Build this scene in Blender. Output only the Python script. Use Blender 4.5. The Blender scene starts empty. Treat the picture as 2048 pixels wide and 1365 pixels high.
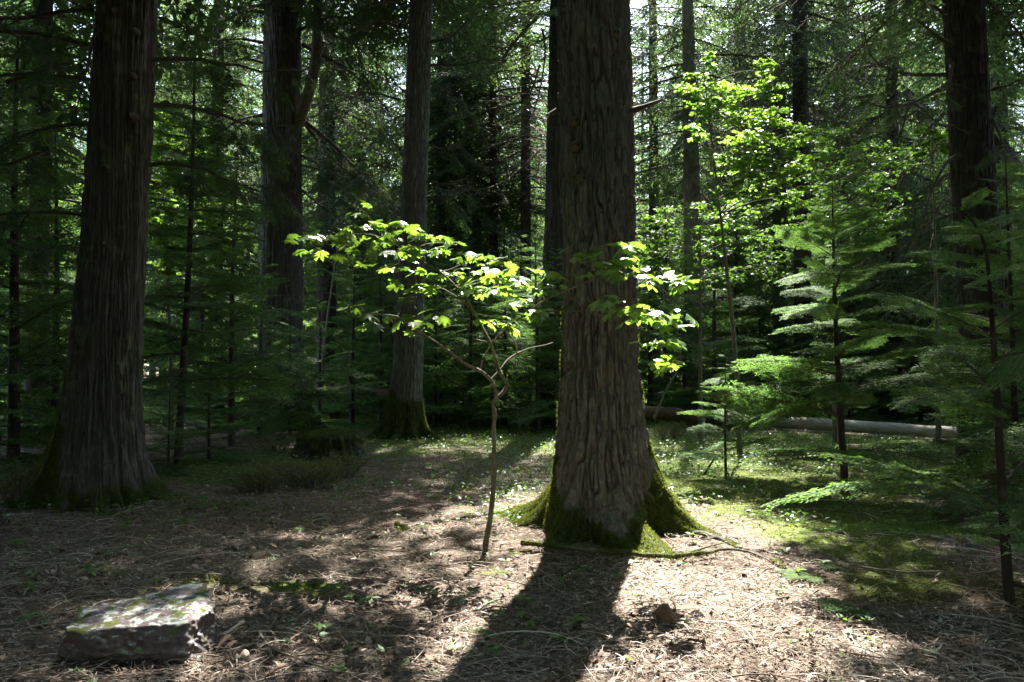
import bpy, math, random
import numpy as np
from mathutils import Vector

# ------------------------------------------------------------------ camera, sky, sun, exposure
S = bpy.context.scene
COL = S.collection
CAM_H = 1.5
PITCH = math.atan(52.5 / 1800.0)
FPX = 1800.0
cam = bpy.data.cameras.new("camera"); cam_o = bpy.data.objects.new("camera", cam); COL.objects.link(cam_o)
cam.sensor_width = 36.0; cam.lens = 36.0 * FPX / 2048.0
cam.clip_start = 0.05; cam.clip_end = 600.0
cam_o.location = (0, 0, CAM_H); cam_o.rotation_euler = (math.pi / 2 + PITCH, 0, 0)
S.camera = cam_o

SUN_EL = math.radians(52.0)
SUN_AZ = math.radians(11.0)          # to the right of the view direction (+y)
SDIR = np.array([math.sin(SUN_AZ) * math.cos(SUN_EL), math.cos(SUN_AZ) * math.cos(SUN_EL), math.sin(SUN_EL)])
W = bpy.data.worlds.new("World"); S.world = W; W.use_nodes = True
wn = W.node_tree.nodes; wl = W.node_tree.links
sky = wn.new("ShaderNodeTexSky"); sky.sky_type = 'NISHITA'; sky.sun_disc = False
sky.sun_elevation = SUN_EL; sky.sun_rotation = SUN_AZ
sky.dust_density = 1.5
wl.new(sky.outputs[0], wn["Background"].inputs[0]); wn["Background"].inputs[1].default_value = 0.095
sun = bpy.data.lights.new("sun", 'SUN'); sun.energy = 5.0; sun.angle = math.radians(0.5); sun.color = (1.0, 0.965, 0.90)
sun_o = bpy.data.objects.new("sun", sun); COL.objects.link(sun_o)
sun_o.rotation_euler = Vector(SDIR).to_track_quat('Z', 'Y').to_euler()
S.view_settings.view_transform = 'Standard'; S.view_settings.look = 'None'
S.view_settings.exposure = 3.3
S.cycles.max_bounces = 6; S.cycles.diffuse_bounces = 4; S.cycles.glossy_bounces = 2
S.cycles.transmission_bounces = 4; S.cycles.transparent_max_bounces = 4
S.cycles.caustics_reflective = False; S.cycles.caustics_refractive = False
S.cycles.sample_clamp_indirect = 6.0

HAZE = 0.0
# ------------------------------------------------------------------ helpers
R = np.random.default_rng(7)

def _h(ix, iy, iz):
    h = (ix.astype(np.int64) * 374761393 + iy.astype(np.int64) * 668265263 + iz.astype(np.int64) * 2147483647 // 3) & 0xFFFFFFFF
    h = ((h ^ (h >> 13)) * 1274126177) & 0xFFFFFFFF
    h = (h ^ (h >> 16)) & 0xFFFFFFFF
    return h.astype(np.float64) / 2147483648.0 - 1.0

def vn(x, y, z=0.0):
    """value noise, -1..1"""
    x, y, z = np.broadcast_arrays(np.asarray(x, float), np.asarray(y, float), np.asarray(z, float))
    ix, iy, iz = np.floor(x), np.floor(y), np.floor(z)
    fx, fy, fz = x - ix, y - iy, z - iz
    fx = fx * fx * (3 - 2 * fx); fy = fy * fy * (3 - 2 * fy); fz = fz * fz * (3 - 2 * fz)
    r = 0
    for dx in (0, 1):
        for dy in (0, 1):
            for dz in (0, 1):
                w = (fx if dx else 1 - fx) * (fy if dy else 1 - fy) * (fz if dz else 1 - fz)
                r = r + w * _h(ix + dx, iy + dy, iz + dz)
    return r

def sstep(a, b, x):
    t = np.clip((np.asarray(x, float) - a) / (b - a), 0, 1)
    return t * t * (3 - 2 * t)

FIR = (0.80, 8.2)
def gz(x, y):
    x = np.asarray(x, float); y = np.asarray(y, float)
    z = 0.035 * vn(x * .45 + 3, y * .45) + 0.012 * vn(x * 1.3, y * 1.3 + 9)
    z = z + 0.05 * np.exp(-((x - FIR[0]) ** 2 + (y - FIR[1]) ** 2) / 1.4)
    far = sstep(12, 30, y)
    z = z + far * 0.10 * vn(x * .2, y * .2 + 4)
    return z

def P(px, py, Y):
    """point on the sight line of a picture position at distance Y"""
    a = (px - 1024) / FPX; b = -(py - 682.5) / FPX
    d = np.array([a, math.cos(PITCH) - b * math.sin(PITCH), math.sin(PITCH) + b * math.cos(PITCH)])
    d = d * (Y / d[1])
    return np.array([d[0], d[1], d[2] + CAM_H])

def G(px, py):
    b = -(py - 682.5) / FPX
    dy = math.cos(PITCH) - b * math.sin(PITCH); dz = math.sin(PITCH) + b * math.cos(PITCH)
    a = (px - 1024) / FPX
    z = 0.0
    for _ in range(6):
        t = (z - CAM_H) / dz
        x, y = a * t, dy * t
        z = float(gz(x, y))
    return np.array([x, y, z])

def mesh_np(name, V, F, mats, parent=None, mi=None, attrs=None, smooth=False, loc=None):
    V = np.asarray(V, np.float32).reshape(-1, 3); F = np.asarray(F, np.int32)
    if loc is not None: V = V - np.asarray(loc, np.float32)
    k = F.shape[1]
    me = bpy.data.meshes.new(name)
    me.vertices.add(len(V)); me.vertices.foreach_set("co", V.ravel())
    me.loops.add(F.size); me.loops.foreach_set("vertex_index", F.ravel())
    me.polygons.add(len(F)); me.polygons.foreach_set("loop_start", np.arange(0, F.size, k, dtype=np.int32))
    if smooth: me.polygons.foreach_set("use_smooth", np.ones(len(F), bool))
    for m in (mats if isinstance(mats, (list, tuple)) else [mats]): me.materials.append(m)
    if mi is not None: me.polygons.foreach_set("material_index", np.asarray(mi, np.int32))
    for an, av in (attrs or {}).items():
        at = me.attributes.new(an, 'FLOAT', 'POINT'); at.data.foreach_set("value", np.asarray(av, np.float32).ravel())
    me.update(calc_edges=True)
    o = bpy.data.objects.new(name, me); COL.objects.link(o)
    if parent is not None: o.parent = parent
    if loc is not None: o.location = [float(c) for c in loc]
    return o

class Acc:
    def __init__(s): s.V = []; s.F = []; s.M = []; s.T = []; s.n = 0
    def add(s, V, F, mi=0, tint=0.5):
        V = np.asarray(V, float).reshape(-1, 3); F = np.asarray(F, np.int64)
        if len(F) == 0: return
        s.V.append(V); s.F.append(F + s.n); s.M.append(np.full(len(F), mi)); s.n += len(V)
        s.T.append(np.broadcast_to(np.asarray(tint, float), (len(V),)).copy())
    def quads(s, Q, mi=0, tint=0.5):
        Q = np.asarray(Q, float)
        if len(Q) == 0: return
        n = len(Q)
        t = np.asarray(tint, float)
        if t.ndim == 1 and len(t) == n: t = np.repeat(t, Q.shape[1])
        s.add(Q.reshape(-1, 3), np.arange(n * Q.shape[1]).reshape(n, Q.shape[1]), mi, t)
    def build(s, name, mats, parent=None, smooth=False, loc=None):
        if not s.V: return None
        return mesh_np(name, np.concatenate(s.V), np.concatenate(s.F), mats, parent, np.concatenate(s.M),
                       {"tint": np.concatenate(s.T)}, smooth, loc)

def tag(o, label=None, cat=None, group=None, kind=None):
    if label: o["label"] = label
    if cat: o["category"] = cat
    if group: o["group"] = group
    if kind: o["kind"] = kind
    return o

def empty(name, loc, label, cat, group=None):
    o = bpy.data.objects.new(name, None); COL.objects.link(o); o.location = [float(c) for c in loc]
    o.empty_display_size = 0.2
    return tag(o, label, cat, group)

def child(o, root):
    """parent while keeping world placement (roots are only translated)"""
    o.parent = root
    o.location = Vector(o.location) - Vector(root.location)
    return o

def tube(pts, rad, sides=6, cap=False):
    pts = np.asarray(pts, float); n = len(pts); rad = np.broadcast_to(np.asarray(rad, float), (n,))
    t = np.gradient(pts, axis=0); t /= np.linalg.norm(t, axis=1, keepdims=True) + 1e-9
    ref = np.array([0, 0, 1.0]) if abs(t[0, 2]) < .85 else np.array([1.0, 0, 0])
    u = np.cross(t, ref); u /= np.linalg.norm(u, axis=1, keepdims=True) + 1e-9
    v = np.cross(t, u)
    a = np.arange(sides) * 2 * math.pi / sides
    V = pts[:, None, :] + rad[:, None, None] * (np.cos(a)[None, :, None] * u[:, None, :] + np.sin(a)[None, :, None] * v[:, None, :])
    i = np.arange(n - 1)[:, None]; j = np.arange(sides)[None, :]; j2 = (j + 1) % sides
    F = np.stack([i * sides + j, i * sides + j2, (i + 1) * sides + j2, (i + 1) * sides + j], -1).reshape(-1, 4)
    return V.reshape(-1, 3), F

def smooth_poly(pts, n=24):
    """Catmull-Rom through pts"""
    pts = np.asarray(pts, float)
    if len(pts) < 3:
        t = np.linspace(0, 1, n)[:, None]; return pts[0] * (1 - t) + pts[-1] * t
    p = np.vstack([2 * pts[0] - pts[1], pts, 2 * pts[-1] - pts[-2]])
    L = np.r_[0, np.cumsum(np.linalg.norm(np.diff(pts, axis=0), axis=1))]
    s = np.linspace(0, L[-1], n)
    k = np.clip(np.searchsorted(L, s, side='right') - 1, 0, len(pts) - 2)
    t = ((s - L[k]) / (L[k + 1] - L[k] + 1e-9))[:, None]
    a, b, c, d = p[k], p[k + 1], p[k + 2], p[k + 3]
    return .5 * (2 * b + (c - a) * t + (2 * a - 5 * b + 4 * c - d) * t ** 2 + (3 * b - a - 3 * c + d) * t ** 3)

def rot(az, pitch, roll):
    """local x -> direction with azimuth az and elevation pitch"""
    ca, sa, cp, sp, cr, sr = math.cos(az), math.sin(az), math.cos(pitch), math.sin(pitch), math.cos(roll), math.sin(roll)
    Rz = np.array([[ca, -sa, 0], [sa, ca, 0], [0, 0, 1.0]])
    Ry = np.array([[cp, 0, -sp], [0, 1, 0], [sp, 0, cp]])
    Rx = np.array([[1, 0, 0], [0, cr, -sr], [0, sr, cr]])
    return Rz @ Ry @ Rx

# ------------------------------------------------------------------ where the gaps of the canopy let the sun through (on the ground)
def lit(x, y, deep=True):
    xr = np.interp(y, [1, 3, 4.3, 4.8, 6, 7.4, 10.2, 12.3], [1.2, 1.5, 1.66, 1.85, 2.15, 2.3, 2.6, 2.0])
    right = sstep(-.25, .35, xr - x)
    left = np.interp(x, [-3.4, -2.0, -0.7, 0.05], [0.0, .02, .12, 1.0])
    main = np.clip(right * np.where(y > 6.8, left ** 2.0, left) * sstep(12.5, 9.5, y) * sstep(-1.0, 1.0, y) * 1.25, 0, 1.1)
    def el(cx, cy, rx, ry, s):
        return s * np.exp(-(((x - cx) / rx) ** 2 + ((y - cy) / ry) ** 2) ** 1.5)
    m = main
    for e in ((3.2, 13.2, 1.9, 2.6, .55), (3.6, 9.4, 1.7, 1.3, .95), (-1.35, 6.0, 1.2, .40, .88), (3.2, 15.4, 2.6, 1.5, .97), (5.8, 13.0, 2.2, 1.8, .95), (-3.2, 11.4, 1.4, .9, .3), (-1.9, 4.65, .5, .35, .45), (-11.8, 15.5, 2.2, 2.6, .9), (0.2, 21, 3.5, 4.0, .75),
              (3.2, 11.2, 1.7, 1.7, .95), (-8.4, 15.3, 2.6, 2.6, .99), (5.6, 12.8, 1.8, 1.6, .7), (8.9, 17.4, 2.0, 1.6, 1.0), (6.3, 20.2, 2.6, 1.8, .95),
              (3.0, 4.6, .8, .8, .35), (4.9, 8.0, 1.6, 2.2, .6)):
        m = np.maximum(m, el(*e))
    if not deep: return m
    bg = sstep(13, 18, y) * np.interp(x, [-14, -6, 0, 8], [.95, .92, .95, .98])
    return np.maximum(m, bg)

def carve(C):
    """C: centres of foliage faces -> mask of the ones that stay"""
    t = C[:, 2] / SDIR[2]
    gx = C[:, 0] - SDIR[0] * t; gy = C[:, 1] - SDIR[1] * t
    l = np.where(C[:, 2] > 1.8 + .42 * C[:, 1], lit(gx, gy), lit(gx, gy, False))
    n = .5 + .5 * vn(gx * 2.2, gy * 2.2, C[:, 2] * .05)
    n = .75 * n + .25 * R.random(len(C))
    return n > l * 1.02

# ------------------------------------------------------------------ materials
def nodes_of(m):
    m.use_nodes = True
    return m.node_tree.nodes, m.node_tree.links

def ramp(nt, cols):
    r = nt.new("ShaderNodeValToRGB"); e = r.color_ramp.elements
    while len(e) < len(cols): e.new(.5)
    for i, (p, c) in enumerate(cols):
        e[i].position = p; e[i].color = (*c, 1)
    return r

def leaf_mat(name, cols, trans=(1.5, 1.7, .5), mix=.45, rough=.5, spec=.3):
    m = bpy.data.materials.new(name); nt, ln = nodes_of(m)
    b = nt["Principled BSDF"]; b.inputs["Roughness"].default_value = rough
    b.inputs["Specular IOR Level"].default_value = spec
    at = nt.new("ShaderNodeAttribute"); at.attribute_name = "tint"
    oi = nt.new("ShaderNodeObjectInfo")
    ad = nt.new("ShaderNodeMath"); ad.operation = 'MULTIPLY_ADD'; ad.inputs[1].default_value = .18; 
    ln.new(oi.outputs["Random"], ad.inputs[0]); ln.new(at.outputs["Fac"], ad.inputs[2])
    r = ramp(nt, cols); ln.new(ad.outputs[0], r.inputs[0])
    ln.new(r.outputs[0], b.inputs["Base Color"])
    tr = nt.new("ShaderNodeBsdfTranslucent")
    mu = nt.new("ShaderNodeMix"); mu.data_type = 'RGBA'; mu.blend_type = 'MULTIPLY'; mu.inputs["Factor"].default_value = 1
    ln.new(r.outputs[0], mu.inputs["A"]); mu.inputs["B"].default_value = (*trans, 1)
    ln.new(mu.outputs["Result"], tr.inputs[0])
    mx = nt.new("ShaderNodeMixShader"); mx.inputs[0].default_value = mix
    ln.new(b.outputs[0], mx.inputs[1]); ln.new(tr.outputs[0], mx.inputs[2])
    ln.new(mx.outputs[0], nt["Material Output"].inputs[0])
    return m

def bark_mat(name, c1, c2, c3, moss=(.036, .048, .014), sc=(14, 14, 3), bump=.4, lichen=0.0):
    m = bpy.data.materials.new(name); nt, ln = nodes_of(m)
    b = nt["Principled BSDF"]; b.inputs["Roughness"].default_value = .9; b.inputs["Specular IOR Level"].default_value = .15
    tc = nt.new("ShaderNodeTexCoord"); mp = nt.new("ShaderNodeMapping"); mp.inputs["Scale"].default_value = sc
    ln.new(tc.outputs["Object"], mp.inputs[0])
    n1 = nt.new("ShaderNodeTexNoise"); n1.inputs["Scale"].default_value = 1; n1.inputs["Detail"].default_value = 6; n1.inputs["Roughness"].default_value = .65
    ln.new(mp.outputs[0], n1.inputs[0])
    r = ramp(nt, [(.3, c1), (.5, c2), (.72, c3)]); ln.new(n1.outputs[0], r.inputs[0])
    n2 = nt.new("ShaderNodeTexNoise"); n2.inputs["Scale"].default_value = 5.0; n2.inputs["Detail"].default_value = 5
    ln.new(tc.outputs["Object"], n2.inputs[0])
    at = nt.new("ShaderNodeAttribute"); at.attribute_name = "moss"
    n3 = nt.new("ShaderNodeTexNoise"); n3.inputs["Scale"].default_value = 60
    ln.new(tc.outputs["Object"], n3.inputs[0])
    mr = ramp(nt, [(.3, tuple(c * .6 for c in moss)), (.7, tuple(min(1, c * 1.5) for c in moss))]); ln.new(n3.outputs[0], mr.inputs[0])
    last = r.outputs[0]
    if lichen > 0:
        lr = ramp(nt, [(.56, (0, 0, 0)), (.66, (lichen,) * 3)]); ln.new(n2.outputs[0], lr.inputs[0])
        ml = nt.new("ShaderNodeMix"); ml.data_type = 'RGBA'
        ln.new(lr.outputs[0], ml.inputs["Factor"]); ln.new(last, ml.inputs["A"]); ml.inputs["B"].default_value = (.16, .18, .12, 1)
        last = ml.outputs["Result"]
    mx = nt.new("ShaderNodeMix"); mx.data_type = 'RGBA'
    ln.new(at.outputs["Fac"], mx.inputs["Factor"]); ln.new(last, mx.inputs["A"]); ln.new(mr.outputs[0], mx.inputs["B"])
    ln.new(mx.outputs["Result"], b.inputs["Base Color"])
    bp = nt.new("ShaderNodeBump"); bp.inputs["Strength"].default_value = bump; bp.inputs["Distance"].default_value = .02
    ln.new(n1.outputs[0], bp.inputs["Height"]); ln.new(bp.outputs[0], b.inputs["Normal"])
    return m

def tint_mat(name, cols, rough=.85, trans=None):
    if trans: return leaf_mat(name, cols, trans, .4, rough, .2)
    m = bpy.data.materials.new(name); nt, ln = nodes_of(m)
    b = nt["Principled BSDF"]; b.inputs["Roughness"].default_value = rough; b.inputs["Specular IOR Level"].default_value = .25
    at = nt.new("ShaderNodeAttribute"); at.attribute_name = "tint"
    r = ramp(nt, cols); ln.new(at.outputs["Fac"], r.inputs[0]); ln.new(r.outputs[0], b.inputs["Base Color"])
    return m

M = {}
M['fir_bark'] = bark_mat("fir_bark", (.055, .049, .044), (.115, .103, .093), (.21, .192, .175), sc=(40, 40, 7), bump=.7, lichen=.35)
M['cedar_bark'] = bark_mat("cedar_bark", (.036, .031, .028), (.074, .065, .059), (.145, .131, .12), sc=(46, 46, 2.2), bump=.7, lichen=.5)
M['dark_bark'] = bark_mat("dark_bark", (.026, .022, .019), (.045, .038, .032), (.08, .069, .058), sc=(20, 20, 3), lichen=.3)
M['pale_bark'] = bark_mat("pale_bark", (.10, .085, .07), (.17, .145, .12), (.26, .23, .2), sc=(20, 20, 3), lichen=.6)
M['maple_bark'] = bark_mat("maple_bark", (.075, .064, .05), (.15, .13, .10), (.26, .235, .19), moss=(.06, .075, .02), sc=(30, 30, 12), bump=.25, lichen=.7)
M['twig_bark'] = bark_mat("twig_bark", (.05, .04, .03), (.085, .07, .052), (.14, .12, .09), sc=(30, 30, 30), lichen=.6)
M['hemlock'] = leaf_mat("hemlock_needles", [(0, (.045, .085, .034)), (.5, (.085, .15, .06)), (1, (.14, .22, .09))], (1.4, 1.6, .65), .46, .6, .10)
M['conifer'] = leaf_mat("conifer_needles", [(0, (.036, .062, .034)), (.5, (.072, .112, .060)), (1, (.115, .16, .088))], (1.45, 1.65, .8), .48, .6, .16)
M['cedar_leaf'] = leaf_mat("cedar_sprays", [(0, (.024, .042, .02)), (.5, (.05, .078, .036)), (1, (.085, .115, .055))], (1.4, 1.6, .7), .42, .6, .16)
M['maple_leaf'] = leaf_mat("maple_leaves", [(0, (.04, .095, .025)), (.5, (.075, .15, .038)), (1, (.12, .20, .06))], (2.0, 1.8, .6), .5, .36, .6)
M['vine_leaf'] = leaf_mat("vine_maple_leaves", [(0, (.04, .10, .022)), (.5, (.07, .15, .034)), (1, (.11, .20, .05))], (1.9, 1.8, .6), .5, .5, .3)
M['herb'] = leaf_mat("herb_leaves", [(0, (.035, .085, .02)), (.5, (.06, .13, .03)), (1, (.10, .17, .04))], (1.5, 1.6, .5), .4, .5, .35)
M['moss'] = leaf_mat("moss_tufts", [(0, (.04, .055, .012)), (.5, (.075, .10, .02)), (1, (.13, .155, .035))], (1.4, 1.3, .5), .4, .8, .1)
M['needles'] = tint_mat("needle_litter", [(0, (.05, .034, .024)), (.35, (.13, .094, .068)), (.7, (.29, .24, .18)), (1, (.50, .455, .38))])
M['twigs'] = tint_mat("twig_litter", [(0, (.09, .065, .05)), (.35, (.22, .165, .125)), (.7, (.36, .295, .235)), (1, (.48, .43, .36))])
M['wood'] = tint_mat("broken_wood", [(0, (.07, .045, .03)), (.5, (.19, .125, .085)), (1, (.40, .32, .25))])
M['tuft'] = tint_mat("lichen_tufts", [(0, (.10, .13, .09)), (.5, (.19, .22, .16)), (1, (.30, .32, .25))])

def ground_mat():
    m = bpy.data.materials.new("forest_floor"); nt, ln = nodes_of(m)
    b = nt["Principled BSDF"]; b.inputs["Roughness"].default_value = .95; b.inputs["Specular IOR Level"].default_value = .1
    tc = nt.new("ShaderNodeTexCoord")
    n1 = nt.new("ShaderNodeTexNoise"); n1.inputs["Scale"].default_value = 28; n1.inputs["Detail"].default_value = 8; n1.inputs["Roughness"].default_value = .7
    ln.new(tc.outputs["Object"], n1.inputs[0])
    r = ramp(nt, [(.25, (.03, .021, .016)), (.45, (.085, .062, .046)), (.6, (.19, .15, .115)), (.78, (.38, .33, .27))])
    ln.new(n1.outputs[0], r.inputs[0])
    n2 = nt.new("ShaderNodeTexNoise"); n2.inputs["Scale"].default_value = 2.2; n2.inputs["Detail"].default_value = 4
    ln.new(tc.outputs["Object"], n2.inputs[0])
    hv = nt.new("ShaderNodeMix"); hv.data_type = 'RGBA'; hv.blend_type = 'MULTIPLY'; hv.inputs["Factor"].default_value = .5
    r2 = ramp(nt, [(.3, (.5, .45, .42)), (.7, (1.1, 1.1, 1.05))]); ln.new(n2.outputs[0], r2.inputs[0])
    ln.new(r.outputs[0], hv.inputs["A"]); ln.new(r2.outputs[0], hv.inputs["B"])
    at = nt.new("ShaderNodeAttribute"); at.attribute_name = "moss"
    n3 = nt.new("ShaderNodeTexNoise"); n3.inputs["Scale"].default_value = 45; n3.inputs["Detail"].default_value = 5
    ln.new(tc.outputs["Object"], n3.inputs[0])
    rm = ramp(nt, [(.3, (.035, .05, .010)), (.55, (.075, .10, .017)), (.75, (.12, .145, .03))]); ln.new(n3.outputs[0], rm.inputs[0])
    mx = nt.new("ShaderNodeMix"); mx.data_type = 'RGBA'
    ln.new(at.outputs["Fac"], mx.inputs["Factor"]); ln.new(hv.outputs["Result"], mx.inputs["A"]); ln.new(rm.outputs[0], mx.inputs["B"])
    ln.new(mx.outputs["Result"], b.inputs["Base Color"])
    bp = nt.new("ShaderNodeBump"); bp.inputs["Strength"].default_value = .8; bp.inputs["Distance"].default_value = .03
    ln.new(n1.outputs[0], bp.inputs["Height"]); ln.new(bp.outputs[0], b.inputs["Normal"])
    return m
M['ground'] = ground_mat()

# ------------------------------------------------------------------ ground
def mossf(x, y):
    def el(cx, cy, rx, ry, s): return s * np.exp(-((x - cx) / rx) ** 2 - ((y - cy) / ry) ** 2)
    m = el(3.3, 11.0, 1.5, 3.2, 1.1) + el(4.6, 14.5, 3, 3, 1.0) + el(-1.5, 6.05, .42, .22, .9) + el(-2.1, 6.2, .3, .15, .6)
    m = m + el(-.15, 6.75, .22, .16, .8) + el(0.02, 7.3, .15, .2, .7) + el(2.6, 6.2, .6, .5, .7) + el(2.9, 7.6, .5, .9, .8) + el(-5, 13.5, 2.5, 2.0, .7)
    m = m + el(-.6, 20, 5, 6, .8) + sstep(20, 26, y) * .8 + el(6.5, 18, 3, 3, .9) + el(-.9, 8.6, .35, .2, .6) + el(4.2, 5.6, 1.0, 1.0, .6)
    n = .5 * vn(x * 1.7, y * 1.7, 5.) + .35 * vn(x * 5, y * 5, 2.) + .2 * vn(x * 14, y * 14, 1.)
    return sstep(.35, .75, m + .42 * n)

def axis(lo, hi, flo, fhi, fine, n_out):
    f = np.arange(flo, fhi + 1e-6, fine)
    a = flo - np.geomspace(fine, flo - lo, n_out)[::-1]; b = fhi + np.geomspace(fine, hi - fhi, n_out)
    return np.concatenate([a, f, b])
gxs = axis(-110, 110, -6, 6, .03, 60); gys = axis(-40, 120, 2.6, 14.5, .03, 70)
GX, GY = np.meshgrid(gxs, gys)
GZ = gz(GX, GY)
near = sstep(16, 11, GY) * sstep(0, 2, GY)
GZ = GZ + near * (.010 * vn(GX * 7, GY * 7) + .008 * vn(GX * 19, GY * 19) + .005 * vn(GX * 40, GY * 40))
GM = mossf(GX, GY)
GZ = GZ + near * GM * .012 * (1 + vn(GX * 12, GY * 12, 3))
ny, nx = GX.shape
ii = np.arange(ny - 1)[:, None] * nx + np.arange(nx - 1)[None, :]
F = np.stack([ii, ii + 1, ii + nx + 1, ii + nx], -1).reshape(-1, 4)
o = mesh_np("ground", np.stack([GX, GY, GZ], -1).reshape(-1, 3), F, M['ground'], attrs={"moss": GM.ravel()}, smooth=True)
tag(o, kind="structure")

def frustum_xy(n, y0, y1, k=.5, wide=.64, extra=.8):
    u = R.random(n)
    y = y0 * (1 - u * (1 - (y0 / y1) ** k)) ** (-1 / k)
    x = (R.random(n) * 2 - 1) * (wide * y + extra)
    return x, y

def flat_quads(x, y, z, L, Wd, az, tilt, roll):
    """small quads lying about the ground"""
    d = np.stack([np.cos(az) * np.cos(tilt), np.sin(az) * np.cos(tilt), np.sin(tilt)], -1)
    s = np.stack([-np.sin(az) * np.cos(roll), np.cos(az) * np.cos(roll), np.sin(roll)], -1)
    c = np.stack([x, y, z], -1)
    hl = (L / 2)[:, None] * d; hw = (Wd / 2)[:, None] * s
    return np.stack([c - hl - hw * .6, c - hl * .2 + -hw, c + hl, c - hl * .2 + hw], 1)

# needle and chip litter
acc = Acc()
n = 170000
x, y = frustum_xy(n, 2.9, 24, .45)
keep = R.random(n) > mossf(x, y) * .8
x, y = x[keep], y[keep]; n = len(x)
L = R.uniform(.012, .045, n) * (1 + (R.random(n) > .95) * 1.0); Wd = L * R.uniform(.06, .3, n) + .0015
z = gz(x, y) + R.uniform(.004, .03, n)
t = np.clip(.40 + .34 * vn(x * 1.1, y * 1.1, 7.) + .2 * vn(x * 5, y * 5, 2.) + R.normal(0, .24, n), 0, 1)
acc.quads(flat_quads(x, y, z, L, Wd, R.uniform(0, 6.28, n), R.normal(0, .3, n), R.normal(0, .4, n)), 0, t)
tag(acc.build("needle_litter", M['needles']), kind="stuff", label="brown needle and bark litter covering the forest floor", cat="litter")

# fallen twig litter : curved thin sticks
def twig_mesh(n, y0, y1, k, lmin, lmax, rmin, rmax, seg=5, sides=3):
    x, y = frustum_xy(n, y0, y1, k)
    L = lmin + (lmax - lmin) * R.random(n) ** 2.2; r = R.uniform(rmin, rmax, n)
    az = R.uniform(0, 6.28, n); cur = R.normal(0, 1.1, n)
    s = np.linspace(-.5, .5, seg + 1)
    a = az[:, None] + cur[:, None] * (s[None, :] + .5) * 1.2
    dx = np.cumsum(np.cos(a), 1) * (L / seg)[:, None]; dy = np.cumsum(np.sin(a), 1) * (L / seg)[:, None]
    X = x[:, None] + dx - dx.mean(1, keepdims=True); Y = y[:, None] + dy - dy.mean(1, keepdims=True)
    lift = R.uniform(.0, .035, n)[:, None] * (1 - (2 * s[None, :]) ** 2) + R.uniform(.006, .02, n)[:, None]
    Z = gz(X, Y) + lift
    C = np.stack([X, Y, Z], -1)
    side = np.stack([-np.sin(a), np.cos(a), np.zeros_like(a)], -1); up = np.array([0, 0, 1.0])
    rr = r[:, None] * (1.0 - .5 * (s[None, :] + .5))
    ang = np.arange(sides) * 2 * math.pi / sides
    V = C[:, :, None, :] + rr[:, :, None, None] * (np.cos(ang)[None, None, :, None] * side[:, :, None, :] + np.sin(ang)[None, None, :, None] * up)
    base = (np.arange(n) * (seg + 1) * sides)[:, None, None]
    i = np.arange(seg)[None, :, None] * sides; j = np.arange(sides)[None, None, :]; j2 = (j + 1) % sides
    F = np.stack([base + i + j, base + i + j2, base + i + sides + j2, base + i + sides + j], -1).reshape(-1, 4)
    tint = np.clip(.12 + .88 * R.random(n) ** 1.5 + .15 * vn(x * .9, y * .9, 4.), 0, 1)
    return V.reshape(-1, 3), F, np.repeat(tint, (seg + 1) * sides)
acc = Acc()
V, F, t = twig_mesh(14000, 3.0, 22, .6, .03, .42, .0010, .0034); acc.add(V, F, 0, t)
V, F, t = twig_mesh(800, 3.2, 20, .5, .3, .9, .0028, .0055, 8, 5); acc.add(V, F, 0, t)
tag(acc.build("twig_litter", M['twigs'], smooth=True), kind="stuff", label="thin curved dead twigs strewn over the forest floor", cat="litter")

# dead leaf scraps, bark flakes and cone scales
acc = Acc(); n = 7000
x, y = frustum_xy(n, 3.0, 18, .5); L = R.uniform(.02, .07, n); Wd = L * R.uniform(.35, .8, n)
kk = R.random(n) > mossf(x, y) * .7; x, y, L, Wd = x[kk], y[kk], L[kk], Wd[kk]; n = len(x)
acc.quads(flat_quads(x, y, gz(x, y) + R.uniform(.012, .035, n), L, Wd, R.uniform(0, 6.28, n), R.normal(0, .35, n), R.normal(0, .45, n)), 0, np.clip(.15 + .8 * R.random(n) ** 1.6, 0, 1))
tag(acc.build("leaf_litter", M['wood']), kind="stuff", label="dead leaf scraps and bark flakes among the needles", cat="litter")

# pale lichen tufts in the litter
def blades(C, N, L, Wd, jitter=.6):
    n = len(C)
    d = N + R.normal(0, jitter, (n, 3)); d /= np.linalg.norm(d, axis=1, keepdims=True)
    s = np.cross(d, R.normal(0, 1, (n, 3))); s /= np.linalg.norm(s, axis=1, keepdims=True)
    return np.stack([C - s * (Wd / 2)[:, None], C + d * (L * .55)[:, None] - s * (Wd * .5)[:, None], C + d * L[:, None], C + d * (L * .55)[:, None] + s * (Wd * .5)[:, None]], 1)
acc = Acc()
cx, cy = frustum_xy(900, 3.0, 12, .5)
for a, b in zip(cx, cy):
    if mossf(a, b) > .4: continue
    k = R.integers(8, 40); rad = R.uniform(.015, .06)
    x = a + R.normal(0, rad, k); y = b + R.normal(0, rad, k)
    C = np.stack([x, y, gz(x, y) + .006], -1)
    acc.quads(blades(C, np.array([0, 0, .8]), R.uniform(.01, .028, k), R.uniform(.0015, .004, k), .8), 0, np.clip(R.normal(R.uniform(.2, .8), .15, k), 0, 1))
tag(acc.build("lichen_litter", M['tuft']), kind="stuff", label="tufts of pale grey green lichen fallen among the litter", cat="litter")

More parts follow.
